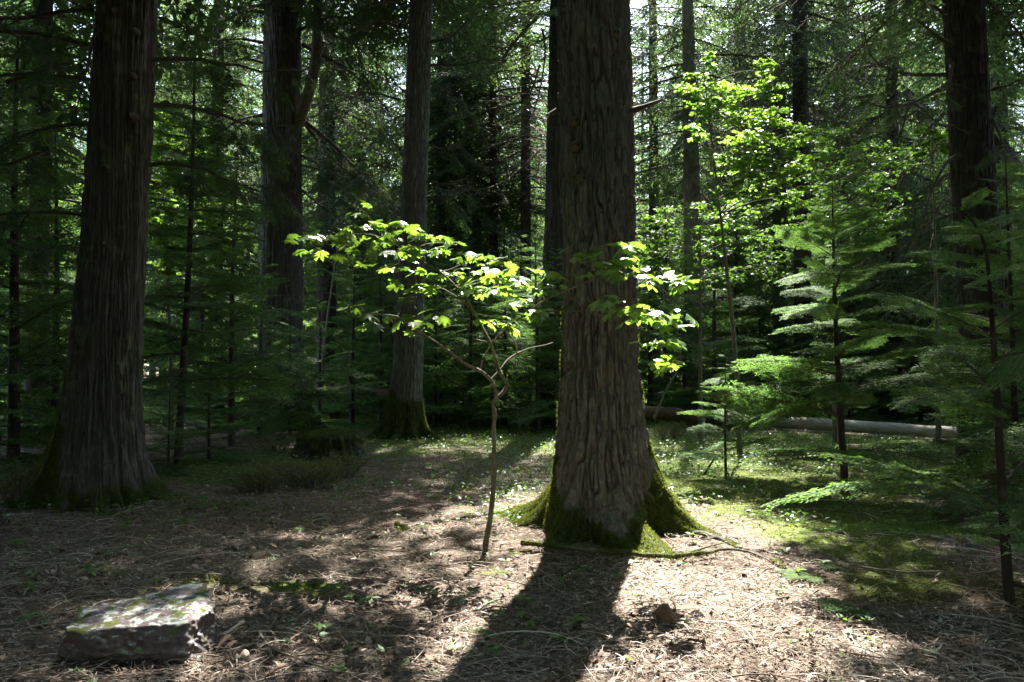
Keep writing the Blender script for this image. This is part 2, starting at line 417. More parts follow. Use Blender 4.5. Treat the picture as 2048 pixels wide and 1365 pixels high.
# moss carpet
acc = Acc()
n = 150000
x, y = frustum_xy(n, 3.2, 22, .25); mv = mossf(x, y); k = R.random(n) < mv
x, y = x[k], y[k]; n = len(x)
C = np.stack([x, y, gz(x, y) + .006 + .012 * vn(x * 9, y * 9)], -1)
acc.quads(blades(C, np.array([0, 0, .9]), R.uniform(.012, .034, n) * (1 + y * .03), R.uniform(.003, .008, n) * (1 + y * .04), .7), 0, np.clip(.5 + .35 * vn(x * 2, y * 2, 3.) + R.normal(0, .2, n), 0, 1))
tag(acc.build("moss_carpet", M['moss']), kind="stuff", label="yellow green moss carpet spreading over the ground", cat="moss")

# low leafy ground cover further back
acc = Acc()
n = 120000
x, y = frustum_xy(n, 8.5, 48, .2)
def coverf(x, y):
    m = np.exp(-((x - .2) / 3.2) ** 2 - ((y - 18.5) / 5.5) ** 2) * 1.1 + np.exp(-((x - 4.5) / 3.2) ** 2 - ((y - 15) / 4) ** 2) * .6 + 1.0 * sstep(20, 25, y) + 1.0 * np.exp(-((x - 6.5) / 3) ** 2 - ((y - 18.5) / 2.6) ** 2)
    m = m + .30 * np.exp(-((x + .4) / 1.6) ** 2 - ((y - 11.5) / 2.5) ** 2) + .5 * np.exp(-((x + 5) / 2.2) ** 2 - ((y - 13) / 2.2) ** 2)
    return np.clip(m + .45 * vn(x * 1.5, y * 1.5, 8.), 0, 1)
k = R.random(n) < coverf(x, y) ** 1.5; x, y = x[k], y[k]; n = len(x)
az = R.uniform(0, 6.28, n); L = R.uniform(.03, .07, n)
acc.quads(flat_quads(x, y, gz(x, y) + R.uniform(.02, .12, n), L, L * R.uniform(.4, .7, n), az, R.normal(.1, .4, n), R.normal(0, .4, n)), 0, np.clip(R.normal(.55, .25, n), 0, 1))
cx, cy = frustum_xy(520, 3.6, 15, .3)
for a, b in zip(cx, cy):
    if R.random() < .35 and b < 6: continue
    k = R.integers(3, 8); az = R.uniform(0, 6.28) + np.arange(k) * 2.4; L = R.uniform(.025, .06) * R.uniform(.8, 1.2, k)
    x = a + np.cos(az) * L * .6; y = b + np.sin(az) * L * .6
    acc.quads(flat_quads(x, y, gz(x, y) + R.uniform(.02, .07), L, L * .5, az, R.normal(.1, .3, k), R.normal(0, .3, k)), 0, np.clip(R.normal(R.uniform(.3, .9), .1, k), 0, 1))
tag(acc.build("ground_cover", M['herb']), kind="stuff", label="low green leafy ground cover in the clearing behind the trunks", cat="ground cover")

# ------------------------------------------------------------------ foliage templates (unit length along x)
def spray_template(seed, n_side=16, sub=.055, nspace=.016, nlen=.024, nw=.006, sag=.14, wid=.40, hang=0.0, wood=True):
    r = np.random.default_rng(seed)
    segs = []                                            # (p0, p1)
    def axis_pt(t): return np.array([t, .02 * math.sin(5 * t + seed), 0])
    segs.append((np.array([.12, 0, 0]), np.array([1.0, 0, 0]), .012))
    for i, t in enumerate(np.linspace(.06, .96, n_side)):
        for sgn in (-1, 1):
            tt = t + r.uniform(-.02, .02)
            ln_ = wid * (min(1, (1 - tt) * 1.6 + .12)) * (min(1, .35 + tt * 2.0)) * r.uniform(.7, 1.15)
            a = math.radians(r.uniform(42, 60)) * sgn
            p0 = axis_pt(tt); d = np.array([math.cos(a), math.sin(a), -hang * r.uniform(.3, 1.0) + r.normal(0, .06)])
            p1 = p0 + d * ln_
            segs.append((p0, p1, .006))
            if sub and ln_ > sub * 1.4:
                m = int(ln_ / sub)
                for j in range(1, m + 1):
                    for s2 in (-1, 1):
                        q = p0 + d * ln_ * (j - .3) / (m + .2)
                        l2 = (ln_ * (1 - j / (m + 1)) * .55 + .02) * r.uniform(.7, 1.2)
                        a2 = a + math.radians(r.uniform(35, 50)) * s2
                        segs.append((q, q + l2 * np.array([math.cos(a2), math.sin(a2), -hang * r.uniform(.2, 1.2) + r.normal(0, .10)]), 0))
    P0 = np.array([s[0] for s in segs]); P1 = np.array([s[1] for s in segs])
    Ls = np.linalg.norm(P1 - P0, axis=1)
    C = []; D = []
    for p0, p1, l in zip(P0, P1, Ls):
        k = max(2, int(l / nspace)); t = (np.arange(k) + r.random()) / k
        C.append(p0 + (p1 - p0) * t[:, None]); D.append(np.repeat(((p1 - p0) / (l + 1e-9))[None], k, 0))
    C = np.concatenate(C); D = np.concatenate(D)
    C = np.concatenate([C, C]); sg = np.repeat([-1, 1], len(D)); D = np.concatenate([D, D])
    up = np.array([0, 0, 1.0]); sd = np.cross(up, D); sd /= np.linalg.norm(sd, axis=1, keepdims=True) + 1e-9
    ang = np.radians(r.uniform(40, 75, len(C))) * sg
    nd = D * np.cos(ang)[:, None] + sd * np.sin(ang)[:, None] + up * r.normal(0, .22, len(C))[:, None]
    nd /= np.linalg.norm(nd, axis=1, keepdims=True)
    ns = np.cross(nd, up + r.normal(0, .45, (len(C), 3))); ns /= np.linalg.norm(ns, axis=1, keepdims=True)
    l = nlen * r.uniform(.7, 1.2, len(C)); w = nw * r.uniform(.8, 1.2, len(C))
    Q = np.stack([C, C + nd * (l * .5)[:, None] - ns * (w * .5)[:, None], C + nd * l[:, None], C + nd * (l * .5)[:, None] + ns * (w * .5)[:, None]], 1)
    def bend(p): 
        p = p.copy(); p[..., 2] -= sag * p[..., 0] ** 2 + .35 * sag * np.abs(p[..., 1]) / max(wid, .1) * .5
        return p
    wa = Acc()
    if wood:
        ax = np.stack([np.linspace(0, 1, 8), np.zeros(8), np.zeros(8)], -1)
        v, f = tube(bend(ax), np.linspace(.012, .002, 8), 4); wa.add(v, f)
        for s in segs[1:]:
            if s[2]:
                v, f = tube(bend(np.stack([s[0], (s[0] + s[1]) / 2, s[1]])), [.004, .003, .001], 3); wa.add(v, f)
    return bend(Q), (np.concatenate(wa.V), np.concatenate(wa.F)) if wood else None

FINE = [spray_template(s, 17, .055, .018, .028, .0085, .20, .42) for s in (1, 2, 3)]
MEDI = [spray_template(s, 11, .085, .04, .05, .015, .18, .42) for s in (4, 5, 6)]
HANG = [spray_template(s, 13, .08, .032, .042, .013, .25, .30, hang=.9) for s in (7, 8, 9)]       # cedar, drooping sprays
COAR = [spray_template(s, 9, 0, .075, .085, .034, .22, .40, hang=.25) for s in (10, 11, 12)]

def put_spray(acc, tpl, o, az, pitch, length, roll, tint, leaf_mi=0, wood_mi=1, wid=1.0, cut=False, thin=1.0, wood_scale=1.0):
    Q, wd = tpl
    Rm = rot(az, pitch, roll)
    sc = np.array([length, length * wid, length])
    q = (Q * sc) @ Rm.T + o
    if thin < 1.0: q = q[R.random(len(q)) < thin]
    if cut:
        q = q[carve(q[:, 0, :])]
    acc.quads(q, leaf_mi, np.clip(tint + R.normal(0, .12, len(q)), 0, 1))
    if wd is not None and wood_mi is not None:
        v = (wd[0] * sc) @ Rm.T + o
        acc.add(v, wd[1], wood_mi, .5)

def hemlock(root_name, label, group, base, H, seed, tpl, z0=.25, per_m=9, lmax=None, lean=(0, 0), thick=None, pitch=.12, leafmat='hemlock', dens=1.0, cat="sapling", bark='dark_bark', nod=0.0, skip=None, keep_lit=False):
    """young conifer: straight stem, tiers of flat sprays"""
    r = np.random.default_rng(seed)
    root = empty(root_name, base, label, cat, group)
    lmax = lmax or H * .33; thick = thick or H * .013
    t = np.linspace(0, 1, 26)
    stem = np.stack([lean[0] * t + .012 * H * np.sin(3 * t + seed) * t, lean[1] * t, t * H - .05], -1)
    if nod: stem[:, 0] -= nod * np.clip(t - .82, 0, 1) ** 2 / .0324; stem[:, 2] -= abs(nod) * .5 * np.clip(t - .82, 0, 1) ** 2 / .0324
    v, f = tube(stem, thick * (1 - t) ** .8 + .004, 8)
    o = mesh_np("trunk", v, f, M[bark], root, attrs={"moss": np.zeros(len(v))}, smooth=True)
    acc = Acc()
    nb = int((H - z0) * per_m); az = r.uniform(0, 6.28)
    for i in range(nb):
        z = z0 + (H - z0) * (i + r.uniform(-.3, .3)) / nb
        u = min(max(z / H, 0), .995)
        az += 2.399 + r.normal(0, .3)
        if skip and skip(z, az % 6.283): continue
        L = lmax * (1 - u) ** .75 * (.55 + .45 * min(1, (u + .12) * 3)) * r.uniform(.4, 1.25) + .10
        p = np.array([np.interp(u, t, stem[:, k]) for k in range(3)])
        put_spray(acc, tpl[i % len(tpl)], p, az, pitch + .35 * u + r.normal(0, .17), L, r.normal(0, .22), np.clip(.35 + .3 * r.random() + .2 * (u - .5), 0, 1), wid=r.uniform(.8, 1.35), thin=dens)
    acc.build("crown", [M[leafmat], M['twig_bark']], root)
    return root

# ------------------------------------------------------------------ tall trunks
def make_trunk(c, prof, lean, flares, nu, zf, dz, H, style, seed, mossfn=None, base_z=0.0, depth=.02):
    """displaced bark surface; returns V, F, moss, normals"""
    zs = [-.12]
    while zs[-1] < zf: zs.append(zs[-1] + dz)
    while zs[-1] < H: zs.append(zs[-1] + max(dz, (zs[-1] - zf) * .12 + dz))
    zs = np.array(zs); th = np.arange(nu) * 2 * math.pi / nu
    Z, T = np.meshgrid(zs, th, indexing='ij')
    pz = np.array([p[0] for p in prof]); pr = np.array([p[1] for p in prof])
    r0 = np.interp(Z, pz, pr)
    zc = np.maximum(Z, 0)
    r = r0.copy()
    for (a, A, w, h) in flares:
        d = (T - a + math.pi) % (2 * math.pi) - math.pi
        wob = .12 * vn(zc * 3, np.full_like(zc, a * 7.0), seed)
        r = r + A * np.exp(-(zc / h) ** .9) * np.exp(-((d + wob) / (w * (1 + 1.2 * np.exp(-(A * .6 + .0) ) * sstep(0, .8, zc)))) ** 2)
    r = r * (1 + .03 * vn(np.cos(T) * 2, np.sin(T) * 2, Z * .8 + seed))
    cx, cy = np.cos(T), np.sin(T)
    rr = .33
    wx = .02 * vn(cx * 3 + 5, cy * 3, Z * 3.0 + seed)
    if style == 'fir':
        a = vn(cx * rr * 34 + wx * 34, cy * rr * 34, Z * 3.6 + seed); b = vn(cx * rr * 19 + 9, cy * rr * 19 + wx * 19, Z * 1.7 + seed)
        fis = np.minimum(np.abs(a), np.abs(b) * 1.3)
        cr = np.abs(vn(cx * rr * 14 + 4, cy * rr * 14, Z * 11 + seed * 2))
        h = sstep(0, .22, fis) * (.72 + .28 * sstep(0, .12, cr)) + .22 * vn(cx * rr * 70, cy * rr * 70, Z * 14)
    else:
        tw = Z * .12
        c2, s2 = np.cos(T + tw), np.sin(T + tw)
        a = vn(c2 * rr * 34 + wx * 30, s2 * rr * 34, Z * .9 + seed); b = vn(c2 * rr * 60 + wx * 40, s2 * rr * 60 + 3, Z * 1.6 + seed)
        d = vn(c2 * rr * 12 + 8, s2 * rr * 12, Z * .5 + seed)
        fis = np.minimum(np.abs(a), np.abs(d) * 1.6)
        fl = vn(c2 * rr * 22 + 3, s2 * rr * 22, Z * 5.0 + seed); f2 = vn(c2 * rr * 48, s2 * rr * 48 + 1, Z * 7.0 + seed)
        h = sstep(0, .24, fis) * .75 + .35 * np.abs(b) + .28 * sstep(-.1, .25, fl) + .22 * f2 + .12 * vn(cx * rr * 90, cy * rr * 90, Z * 14)
    r = r + depth * (h - .8)
    lz = np.array([l[0] for l in lean]); lx = np.interp(Z, lz, [l[1] for l in lean]); ly = np.interp(Z, lz, [l[2] if len(l) > 2 else 0 for l in lean])
    X = c[0] + lx + r * cx; Y = c[1] + ly + r * cy
    V = np.stack([X, Y, Z + base_z], -1)
    n = len(zs)
    i = np.arange(n - 1)[:, None]; j = np.arange(nu)[None, :]; j2 = (j + 1) % nu
    F = np.stack([i * nu + j, i * nu + j2, (i + 1) * nu + j2, (i + 1) * nu + j], -1).reshape(-1, 4)
    nz = .5 * vn(cx * 4, cy * 4, Z * 4 + seed) + .5 * vn(cx * 10, cy * 10, Z * 9 + seed)
    mo = mossfn(T, Z, nz) if mossfn else np.zeros_like(Z)
    return V.reshape(-1, 3), F, np.clip(mo, 0, 1).ravel()

def moss_on(V, F, mo, n, root, lmin=.012, lmax=.04, wmul=1.0, loc=(0, 0, 0), zmax=7.0, name="moss"):
    fc = V[F].mean(1); e1 = V[F[:, 1]] - V[F[:, 0]]; e2 = V[F[:, 3]] - V[F[:, 0]]
    nn = np.cross(e1, e2); ar = np.linalg.norm(nn, axis=1); nn = nn / (ar[:, None] + 1e-9)
    p = ar * np.maximum(mo[F].mean(1) - .25, 0) * (fc[:, 2] < zmax)
    if p.sum() <= 0: return
    k = R.choice(len(F), n, p=p / p.sum())
    w = R.random((n, 2)); C = V[F[k, 0]] + e1[k] * w[:, :1] + e2[k] * w[:, 1:]
    acc = Acc()
    acc.quads(blades(C, nn[k] + np.array([0, 0, .3]), R.uniform(lmin, lmax, n), R.uniform(.003, .007, n) * wmul, .55), 0, np.clip(.5 + .3 * vn(C[:, 0] * 9, C[:, 1] * 9, C[:, 2] * 9) + R.normal(0, .18, n), 0, 1))
    o = acc.build(name, M['moss']); o.parent = root
    return o

def dead_branch(o, az, pitch, L, r0, sag, up, seed, ntw=10, leaf=None, tint=.3, twl=.35, acc=None, leafd=1.0):
    """bare or leafy limb with side twigs -> Acc (0 = wood, 1 = leaves)"""
    r = np.random.default_rng(seed)
    acc = acc or Acc()
    t = np.linspace(0, 1, 14)
    a = az + .25 * np.sin(t * 4 + seed) * t
    pit = pitch - sag * t + up * np.clip(t - .45, 0, 1) ** 1.5 * 2.4
    d = np.stack([np.cos(a) * np.cos(pit), np.sin(a) * np.cos(pit), np.sin(pit)], -1)
    pts = np.asarray(o, float) + np.cumsum(d, 0) * L / 14 - d[0] * L / 14
    pts = pts + r.normal(0, .012 * L, pts.shape) * t[:, None]
    v, f = tube(pts, r0 * (1 - t) ** .8 + .0035, 6); acc.add(v, f, 0, .4)
    _twigs(acc, pts, r, ntw, twl, leaf, tint, leafd)
    return acc

def _twigs(acc, pts, r, ntw, twl, leaf, tint, leafd=1.0):
    n = len(pts); tk = 2.0 if pts[0][1] > 15 else 1.2
    for k in range(ntw):
        u = r.uniform(.15, 1.0); i = min(int(u * (n - 1)), n - 2); p = pts[i] + (pts[i + 1] - pts[i]) * (u * (n - 1) - i)
        dm = pts[i + 1] - pts[i]; aa = math.atan2(dm[1], dm[0]) + r.choice([-1, 1]) * r.uniform(.5, 1.2)
        l = twl * r.uniform(.4, 1.3) * (1.15 - .5 * u)
        s = np.linspace(0, 1, 6); pp = r.uniform(-.5, .15) - s * r.uniform(.1, 1.2)
        q = p + np.cumsum(np.stack([np.cos(aa + .5 * s) * np.cos(pp), np.sin(aa + .5 * s) * np.cos(pp), np.sin(pp)], -1), 0) * l / 6
        v, f = tube(np.vstack([p, q]), np.linspace(.005, .0018, 7) * tk, 3); acc.add(v, f, 0, .5)
        if leaf is not None and r.random() < leafd:
            put_spray(acc, leaf[k % len(leaf)], q[1], aa, -.5, l * 1.2, r.normal(0, .4), np.clip(tint + r.normal(0, .15), 0, 1), leaf_mi=1, wood_mi=None)
        elif r.random() < .6:
            for m in range(3):
                b = q[r.integers(1, 6)]; a3 = aa + r.choice([-1, 1]) * r.uniform(.5, 1.3)
                w = b + np.outer([.5, 1], np.array([math.cos(a3), math.sin(a3), r.uniform(-.8, .1)])) * l * .4
                v, f = tube(np.vstack([b, w]), np.array([.003, .002, .001]) * tk, 3); acc.add(v, f, 0, .5)

def px_branch(pxs, Y0, Y1, r0, seed, ntw=12, twl=.4, leaf=None, tint=.3, leafd=1.0, r1=.004):
    r = np.random.default_rng(seed)
    Ys = np.linspace(Y0, Y1, len(pxs))
    pts = smooth_poly([P(a, b, yy) for (a, b), yy in zip(pxs, Ys)], 22)
    acc = Acc(); v, f = tube(pts, np.linspace(r0, r1, 22), 6); acc.add(v, f, 0, .4)
    _twigs(acc, pts, r, ntw, twl, leaf, tint, leafd)
    return acc

def crown_of(root, c, lean_top, z0, H, Rmax, seed, per_m=6, fine_to=0, leafmat='conifer', tplf=None, cut=True, thin=1.0, droop=-.12, azfn=None):
    r = np.random.default_rng(seed)
    acc = Acc(); nb = int((H - z0) * per_m); az = r.uniform(0, 6.28)
    for i in range(nb):
        z = z0 + (H - z0) * (i + r.random()) / nb; u = (z - z0) / (H - z0)
        az += 2.399 + r.normal(0, .4)
        L = Rmax * (1 - u) ** .7 * (.6 + .4 * min(1, u * 5)) * r.uniform(.55, 1.2) + .4
        f = z < fine_to
        tp = (tplf or MEDI)[i % 3] if f else COAR[i % 3]
        put_spray(acc, tp, np.array([c[0] + lean_top * u, c[1], z]), az, droop + .35 * u + r.normal(0, .14), L, r.normal(0, .25), np.clip(.25 + .5 * r.random(), 0, 1), cut=cut, thin=thin, wid=r.uniform(.75, 1.15))
    o = acc.build("crown", [M[leafmat], M['twig_bark']]); child(o, root)

def limb(acc, root, name="branch", mats=None, leafmat='cedar_leaf'):
    o = acc.build(name, [M['twig_bark'], M[leafmat]]); child(o, root); return o

# ---- the big fir in the middle
def build_fir():
    root = empty("fir_tree", (FIR[0], FIR[1], 0), "massive brown fir trunk with mossy flared roots standing in the sunlit patch", "tree")
    prof = [(-.2, .56), (0, .52), (.25, .475), (.52, .43), (.98, .378), (1.7, .335), (2.75, .322), (4.7, .325), (7, .31), (30, .06)]
    D = math.radians
    fl = [(D(-86), .60, .22, .17), (D(-66), .66, .15, .16), (D(-11), .52, .25, .24), (D(12), .35, .2, .24), (D(152), .45, .17, .18), (D(128), .95, .20, .26), (D(-128), .34, .24, .18), (D(60), .5, .2, .2)]
    lean = [(0, .02), (1, .01), (2.75, -.005), (4.7, -.045), (30, -.4)]
    def mf(T, Z, nz):
        cs = np.cos(T)
        base = sstep(.75, .12, Z + .5 * nz) * (.42 + .58 * np.abs(cs))
        edge = np.maximum(sstep(.86, 1.0, cs) * .8, sstep(.86, 1.0, -cs)) * sstep(4.0, .5, Z) * .5
        return sstep(.42, .68, base + edge + .6 * nz + .55 * sstep(.24, .06, Z)) 
    V, F, mo = make_trunk(FIR, prof, lean, fl, 460, 5.2, .011, 30, 'fir', 3, mf, float(gz(*FIR)) - .03, .055)
    o = mesh_np("trunk", V, F, M['fir_bark'], attrs={"moss": mo}, smooth=True); child(o, root)
    moss_on(V, F, mo, 60000, o, .010, .032)
    crown_of(root, FIR, -.3, 7.0, 30, 4.2, 31, 8)
    # surface roots running off through the litter
    for pxy, r0 in (([(1085, 1012), (1040, 1022), (990, 1030), (935, 1037), (880, 1045)], .045), ([(880, 1046), (830, 1052), (790, 1068), (725, 1082)], .035), ([(790, 1055), (835, 1052), (850, 1065), (865, 1080)], .028),
                    ([(1365, 1068), (1410, 1076), (1450, 1085), (1490, 1102), (1530, 1118), (1570, 1138)], .038), ([(1385, 1072), (1430, 1074), (1480, 1078)], .02)):
        pts = smooth_poly([G(*q) for q in pxy], 30); pts[:, 2] = gz(pts[:, 0], pts[:, 1]) + r0 * .15
        pts[:, 2] += .016 * vn(pts[:, 0] * 9, pts[:, 1] * 9)
        v, f = tube(pts, np.linspace(r0, r0 * .35, 30) * (1 + .25 * vn(pts[:, 0] * 14, pts[:, 1] * 14)), 10)
        m = sstep(-.1, .5, vn(v[:, 0] * 5, v[:, 1] * 5, v[:, 2] * 5)) * .8
        o = mesh_np("root", v, f, M['dark_bark'], attrs={"moss": m}, smooth=True); child(o, root)
        moss_on(v, f, m, 1800, o, .006, .018)
    # broken branch stubs
    for pxs, y0, y1, r0 in (([(1262, 222), (1285, 215), (1306, 207), (1324, 200)], 8.05, 7.75, .032), ([(1118, 220), (1105, 226), (1092, 231)], 8.1, 8.2, .03), ([(1262, 395), (1268, 394), (1274, 392)], 7.95, 7.85, .015)):
        acc = px_branch(pxs, y0, y1, r0, 5, 2, .08, r1=r0 * .35); limb(acc, root, "branch_stub")
    for (px, py) in ((1165, 355), (1152, 290), (1235, 65), (1150, 240)):
        p = P(px, py, 8.2 - .30)
        acc = Acc(); v, f = tube(smooth_poly([p + np.array([0, .06, 0]), p + np.array([.0, -.01, .0]), p + np.array([.01, -.035, -.01])], 8), [.05, .05, .047, .042, .036, .03, .022, .012], 10); acc.add(v + .006 * vn(v[:, 0] * 40, v[:, 1] * 40, v[:, 2] * 40)[:, None], f)
        limb(acc, root, "knot")
build_fir()

# ---- the big cedar on the left
def build_left():
    c = (-4.52, 10.2)
    root = empty("cedar_tree", (*c, 0), "thick stringy barked cedar trunk at left with broad mossy base", "tree")
    prof = [(-.2, .58), (0, .53), (.3, .475), (.56, .44), (1.0, .405), (1.7, .375), (3.1, .335), (5.7, .308), (8, .30), (32, .06)]
    D = math.radians
    fl = [(D(-62), .36, .15, .20), (D(-100), .30, .17, .18), (D(-20), .30, .18, .22), (D(-80), .14, .08, .5), (D(-45), .10, .09, .6), (D(185), .34, .22, .35), (D(215), .36, .2, .28), (D(100), .5, .3, .3), (D(30), .45, .25, .3)]
    lean = [(0, -.20), (.6, -.16), (1.7, -.09), (3.1, 0), (5.7, .11), (32, .8)]
    def mf(T, Z, nz):
        left = sstep(.1, .9, -np.cos(T)) * sstep(3.2, .3, Z)
        base = sstep(.7, .05, Z + .3 * nz)
        return sstep(.4, .65, .8 * left + .7 * base + .5 * nz)
    V, F, mo = make_trunk(c, prof, lean, fl, 420, 6.2, .016, 32, 'cedar', 11, mf, float(gz(*c)) - .03, .045)
    o = mesh_np("trunk", V, F, M['cedar_bark'], attrs={"moss": mo}, smooth=True); child(o, root)
    moss_on(V, F, mo, 26000, o, .012, .04)
    crown_of(root, c, .6, 6.6, 32, 4.4, 41, 9, leafmat='cedar_leaf')
    for (px, py, kr) in ((262, 232, .055), (212, 335, .06), (225, 20, .06), (268, 60, .035), (205, 485, .045), (262, 150, .04), (185, 530, .03)):
        p = P(px, py, 10.2 - .33); acc = Acc()
        v, f = tube(smooth_poly([p + np.array([0, .08, 0]), p + np.array([.0, -.01, .0]), p + np.array([.01, -.045, -.01])], 8), np.array([1, 1, .94, .84, .72, .6, .44, .2]) * kr, 10); acc.add(v + .010 * vn(v[:, 0] * 40, v[:, 1] * 40, v[:, 2] * 40)[:, None], f)
        limb(acc, root, "knot")
    for k, (px, py, az, L, sg, up) in enumerate(((180, 160, 3.3, 2.2, .5, .3), (178, 250, 3.0, 1.8, .9, .2), (300, 330, -.2, 1.6, 1.1, .9), (302, 210, .3, 1.8, .8, .9), (165, 430, 3.4, 1.5, .6, .4), (176, 90, 3.5, 2.6, .4, .2), (300, 120, .1, 2.0, .7, .8), (184, 20, 2.8, 2.4, .3, .2))):
        acc = dead_branch(P(px, py, 10.2), az, .15, L, .022, sg, up, 60 + k, 14, HANG, .25, .55)
        limb(acc, root)
build_left()

# ---- second cedar
def build_second():
    c = (-5.65, 22.0)
    root = empty("cedar_tree", (*c, 0), "tall cedar trunk second from left with curved upright limb and drooping dead branches", "tree")
    prof = [(-.2, .78), (0, .72), (.6, .64), (1.3, .58), (2.5, .53), (5, .49), (10.5, .44), (38, .08)]
    D = math.radians
    fl = [(D(-100), .5, .25, .35), (D(-40), .6, .25, .4), (D(-75), .4, .18, .4), (D(180), .6, .3, .4), (D(10), .5, .3, .4)]
    V, F, mo = make_trunk(c, prof, [(0, 0), (10.5, -.02), (32, -.1)], fl, 260, 11, .035, 38, 'cedar', 17, lambda T, Z, nz: sstep(.4, .6, sstep(1.2, .2, Z + .4 * nz) + .3 * nz), float(gz(*c)) - .05, .035)
    o = mesh_np("trunk", V, F, M['cedar_bark'], attrs={"moss": mo}, smooth=True); child(o, root)
    moss_on(V, F, mo, 6000, o, .02, .06, 2)
    crown_of(root, c, 0, 10.5, 38, 5.0, 43, 9, leafmat='cedar_leaf', tplf=HANG, fine_to=12)
    acc = px_branch([(596, 250), (607, 215), (622, 170), (632, 110), (634, 40), (636, -60)], 21.8, 21.2, .16, 9, 14, .8, r1=.09); limb(acc, root, "limb")
    Bs = [([(600, 235), (660, 285), (720, 345), (780, 400), (800, 440)], .06, 26), ([(602, 240), (650, 300), (690, 340), (740, 370), (800, 425)], .045, 26), ([(600, 310), (650, 335), (700, 365), (745, 390), (790, 430)], .04, 26),
          ([(600, 330), (640, 340), (690, 352), (735, 345)], .03, 18), ([(605, 90), (660, 120), (720, 160), (770, 215), (800, 265)], .05, 26), ([(525, 85), (480, 78), (440, 82), (405, 90)], .05, 14),
          ([(525, 125), (490, 118), (455, 130), (420, 150)], .04, 14), ([(525, 230), (480, 240), (440, 265), (390, 290)], .05, 16), ([(525, 250), (490, 245), (465, 275), (435, 310)], .03, 12), ([(525, 385), (480, 370), (440, 365), (425, 370)], .03, 10),
          ([(524, 25), (480, 18), (430, 12), (380, 10)], .05, 14), ([(600, 60), (640, 40), (690, 35), (740, 60)], .04, 18), ([(602, 380), (640, 410), (680, 440), (700, 470)], .03, 14)]
    for k, (pl, r0, nt) in enumerate(Bs):
        acc = px_branch(pl, 22, 21 - (k % 3), r0, 80 + k, nt, .75, HANG, .35, .8 if pl[0][0] < 560 else .4); limb(acc, root)
build_second()

# ---- third trunk with the mossy flare
def build_third():
    c = (-2.2, 19.0)
    root = empty("fir_tree", (*c, 0), "leaning straight dark trunk behind the maple sapling with mossy flared foot", "tree")
    prof = [(-.2, .47), (0, .42), (.3, .375), (.8, .335), (1.6, .31), (3, .275), (5, .262), (9.3, .24), (36, .05)]
    D = math.radians
    fl = [(D(-100), .30, .16, .20), (D(-60), .42, .15, .18), (D(-15), .48, .2, .22), (D(190), .62, .22, .24), (D(-140), .36, .16, .2), (D(90), .3, .3, .2)]
    V, F, mo = make_trunk(c, prof, [(0, -.06), (1.5, 0), (4, .09), (9.3, .26), (30, .6)], fl, 260, 9.8, .03, 36, 'fir', 23, lambda T, Z, nz: sstep(.4, .6, sstep(1.6, .2, Z + .5 * nz) * .9 + .35 * nz + .2 * sstep(.2, .9, -np.cos(T))), float(gz(*c)) - .03, .035)
    o = mesh_np("trunk", V, F, M['fir_bark'], attrs={"moss": mo}, smooth=True); child(o, root)
    moss_on(V, F, mo, 14000, o, .02, .05, 2)
    crown_of(root, c, .5, 9.6, 36, 5.0, 47, 10, tplf=MEDI, fine_to=11)
    Bs = [([(855, 85), (900, 75), (950, 30), (1000, 5)], .03, 16), ([(856, 130), (920, 130), (970, 120), (1010, 122)], .025, 14), ([(856, 165), (890, 180), (930, 220), (945, 240)], .02, 10), ([(800, 200), (740, 185), (700, 195), (650, 175)], .025, 14),
          ([(800, 55), (760, 45), (720, 60), (690, 95)], .03, 16), ([(850, 290), (880, 297), (910, 295), (925, 285)], .018, 8), ([(848, 362), (890, 368), (925, 360), (950, 352)], .02, 10), ([(848, 395), (880, 395), (930, 390), (980, 385)], .02, 12),
          ([(795, 340), (760, 330), (720, 318), (690, 310)], .02, 12), ([(805, 10), (770, 5), (730, 20)], .025, 10)]
    for k, (pl, r0, nt) in enumerate(Bs):
        acc = px_branch(pl, 19, 18.5 + (k % 3 - 1) * .8, r0, 120 + k, nt, .55, HANG, .35, .45); limb(acc, root)
build_third()

# ---- trunk half hidden behind the big fir
def build_behind():
    c = (1.06, 22.0)
    root = empty("fir_tree", (*c, 0), "dark trunk half hidden just behind the left edge of the massive fir", "tree")
    V, F, mo = make_trunk(c, [(-.2, .6), (0, .52), (.8, .44), (2, .40), (5, .36), (10.8, .31), (15, .05)], [(0, 0), (15, .3)], [(math.radians(a), .25, .25, .25) for a in (200, 260, 320, 80)], 200, 11, .035, 15, 'cedar', 29, None, 0, .035)
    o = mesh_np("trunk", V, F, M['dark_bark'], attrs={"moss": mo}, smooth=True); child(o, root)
    crown_of(root, c, .3, 9.6, 15.5, 2.6, 53, 6, tplf=MEDI, fine_to=12)
    Bs = [([(1085, 25), (1050, 60), (1015, 105), (995, 145), (1000, 190), (1003, 230)], .05, 16), ([(1085, 60), (1090, 110), (1075, 200), (1040, 300), (1010, 350)], .03, 16), ([(1080, 130), (1060, 190), (1035, 240), (1000, 275)], .028, 14),
          ([(1080, 300), (1050, 330), (1010, 370), (995, 440)], .025, 12), ([(1078, 330), (1070, 360), (1060, 400)], .02, 8), ([(1080, 200), (1040, 220), (990, 240), (930, 255)], .025, 14)]
    for k, (pl, r0, nt) in enumerate(Bs):
        acc = px_branch(pl, 21.8, 21.0, r0, 150 + k, nt, .45, HANG, .4, .3); limb(acc, root)
build_behind()

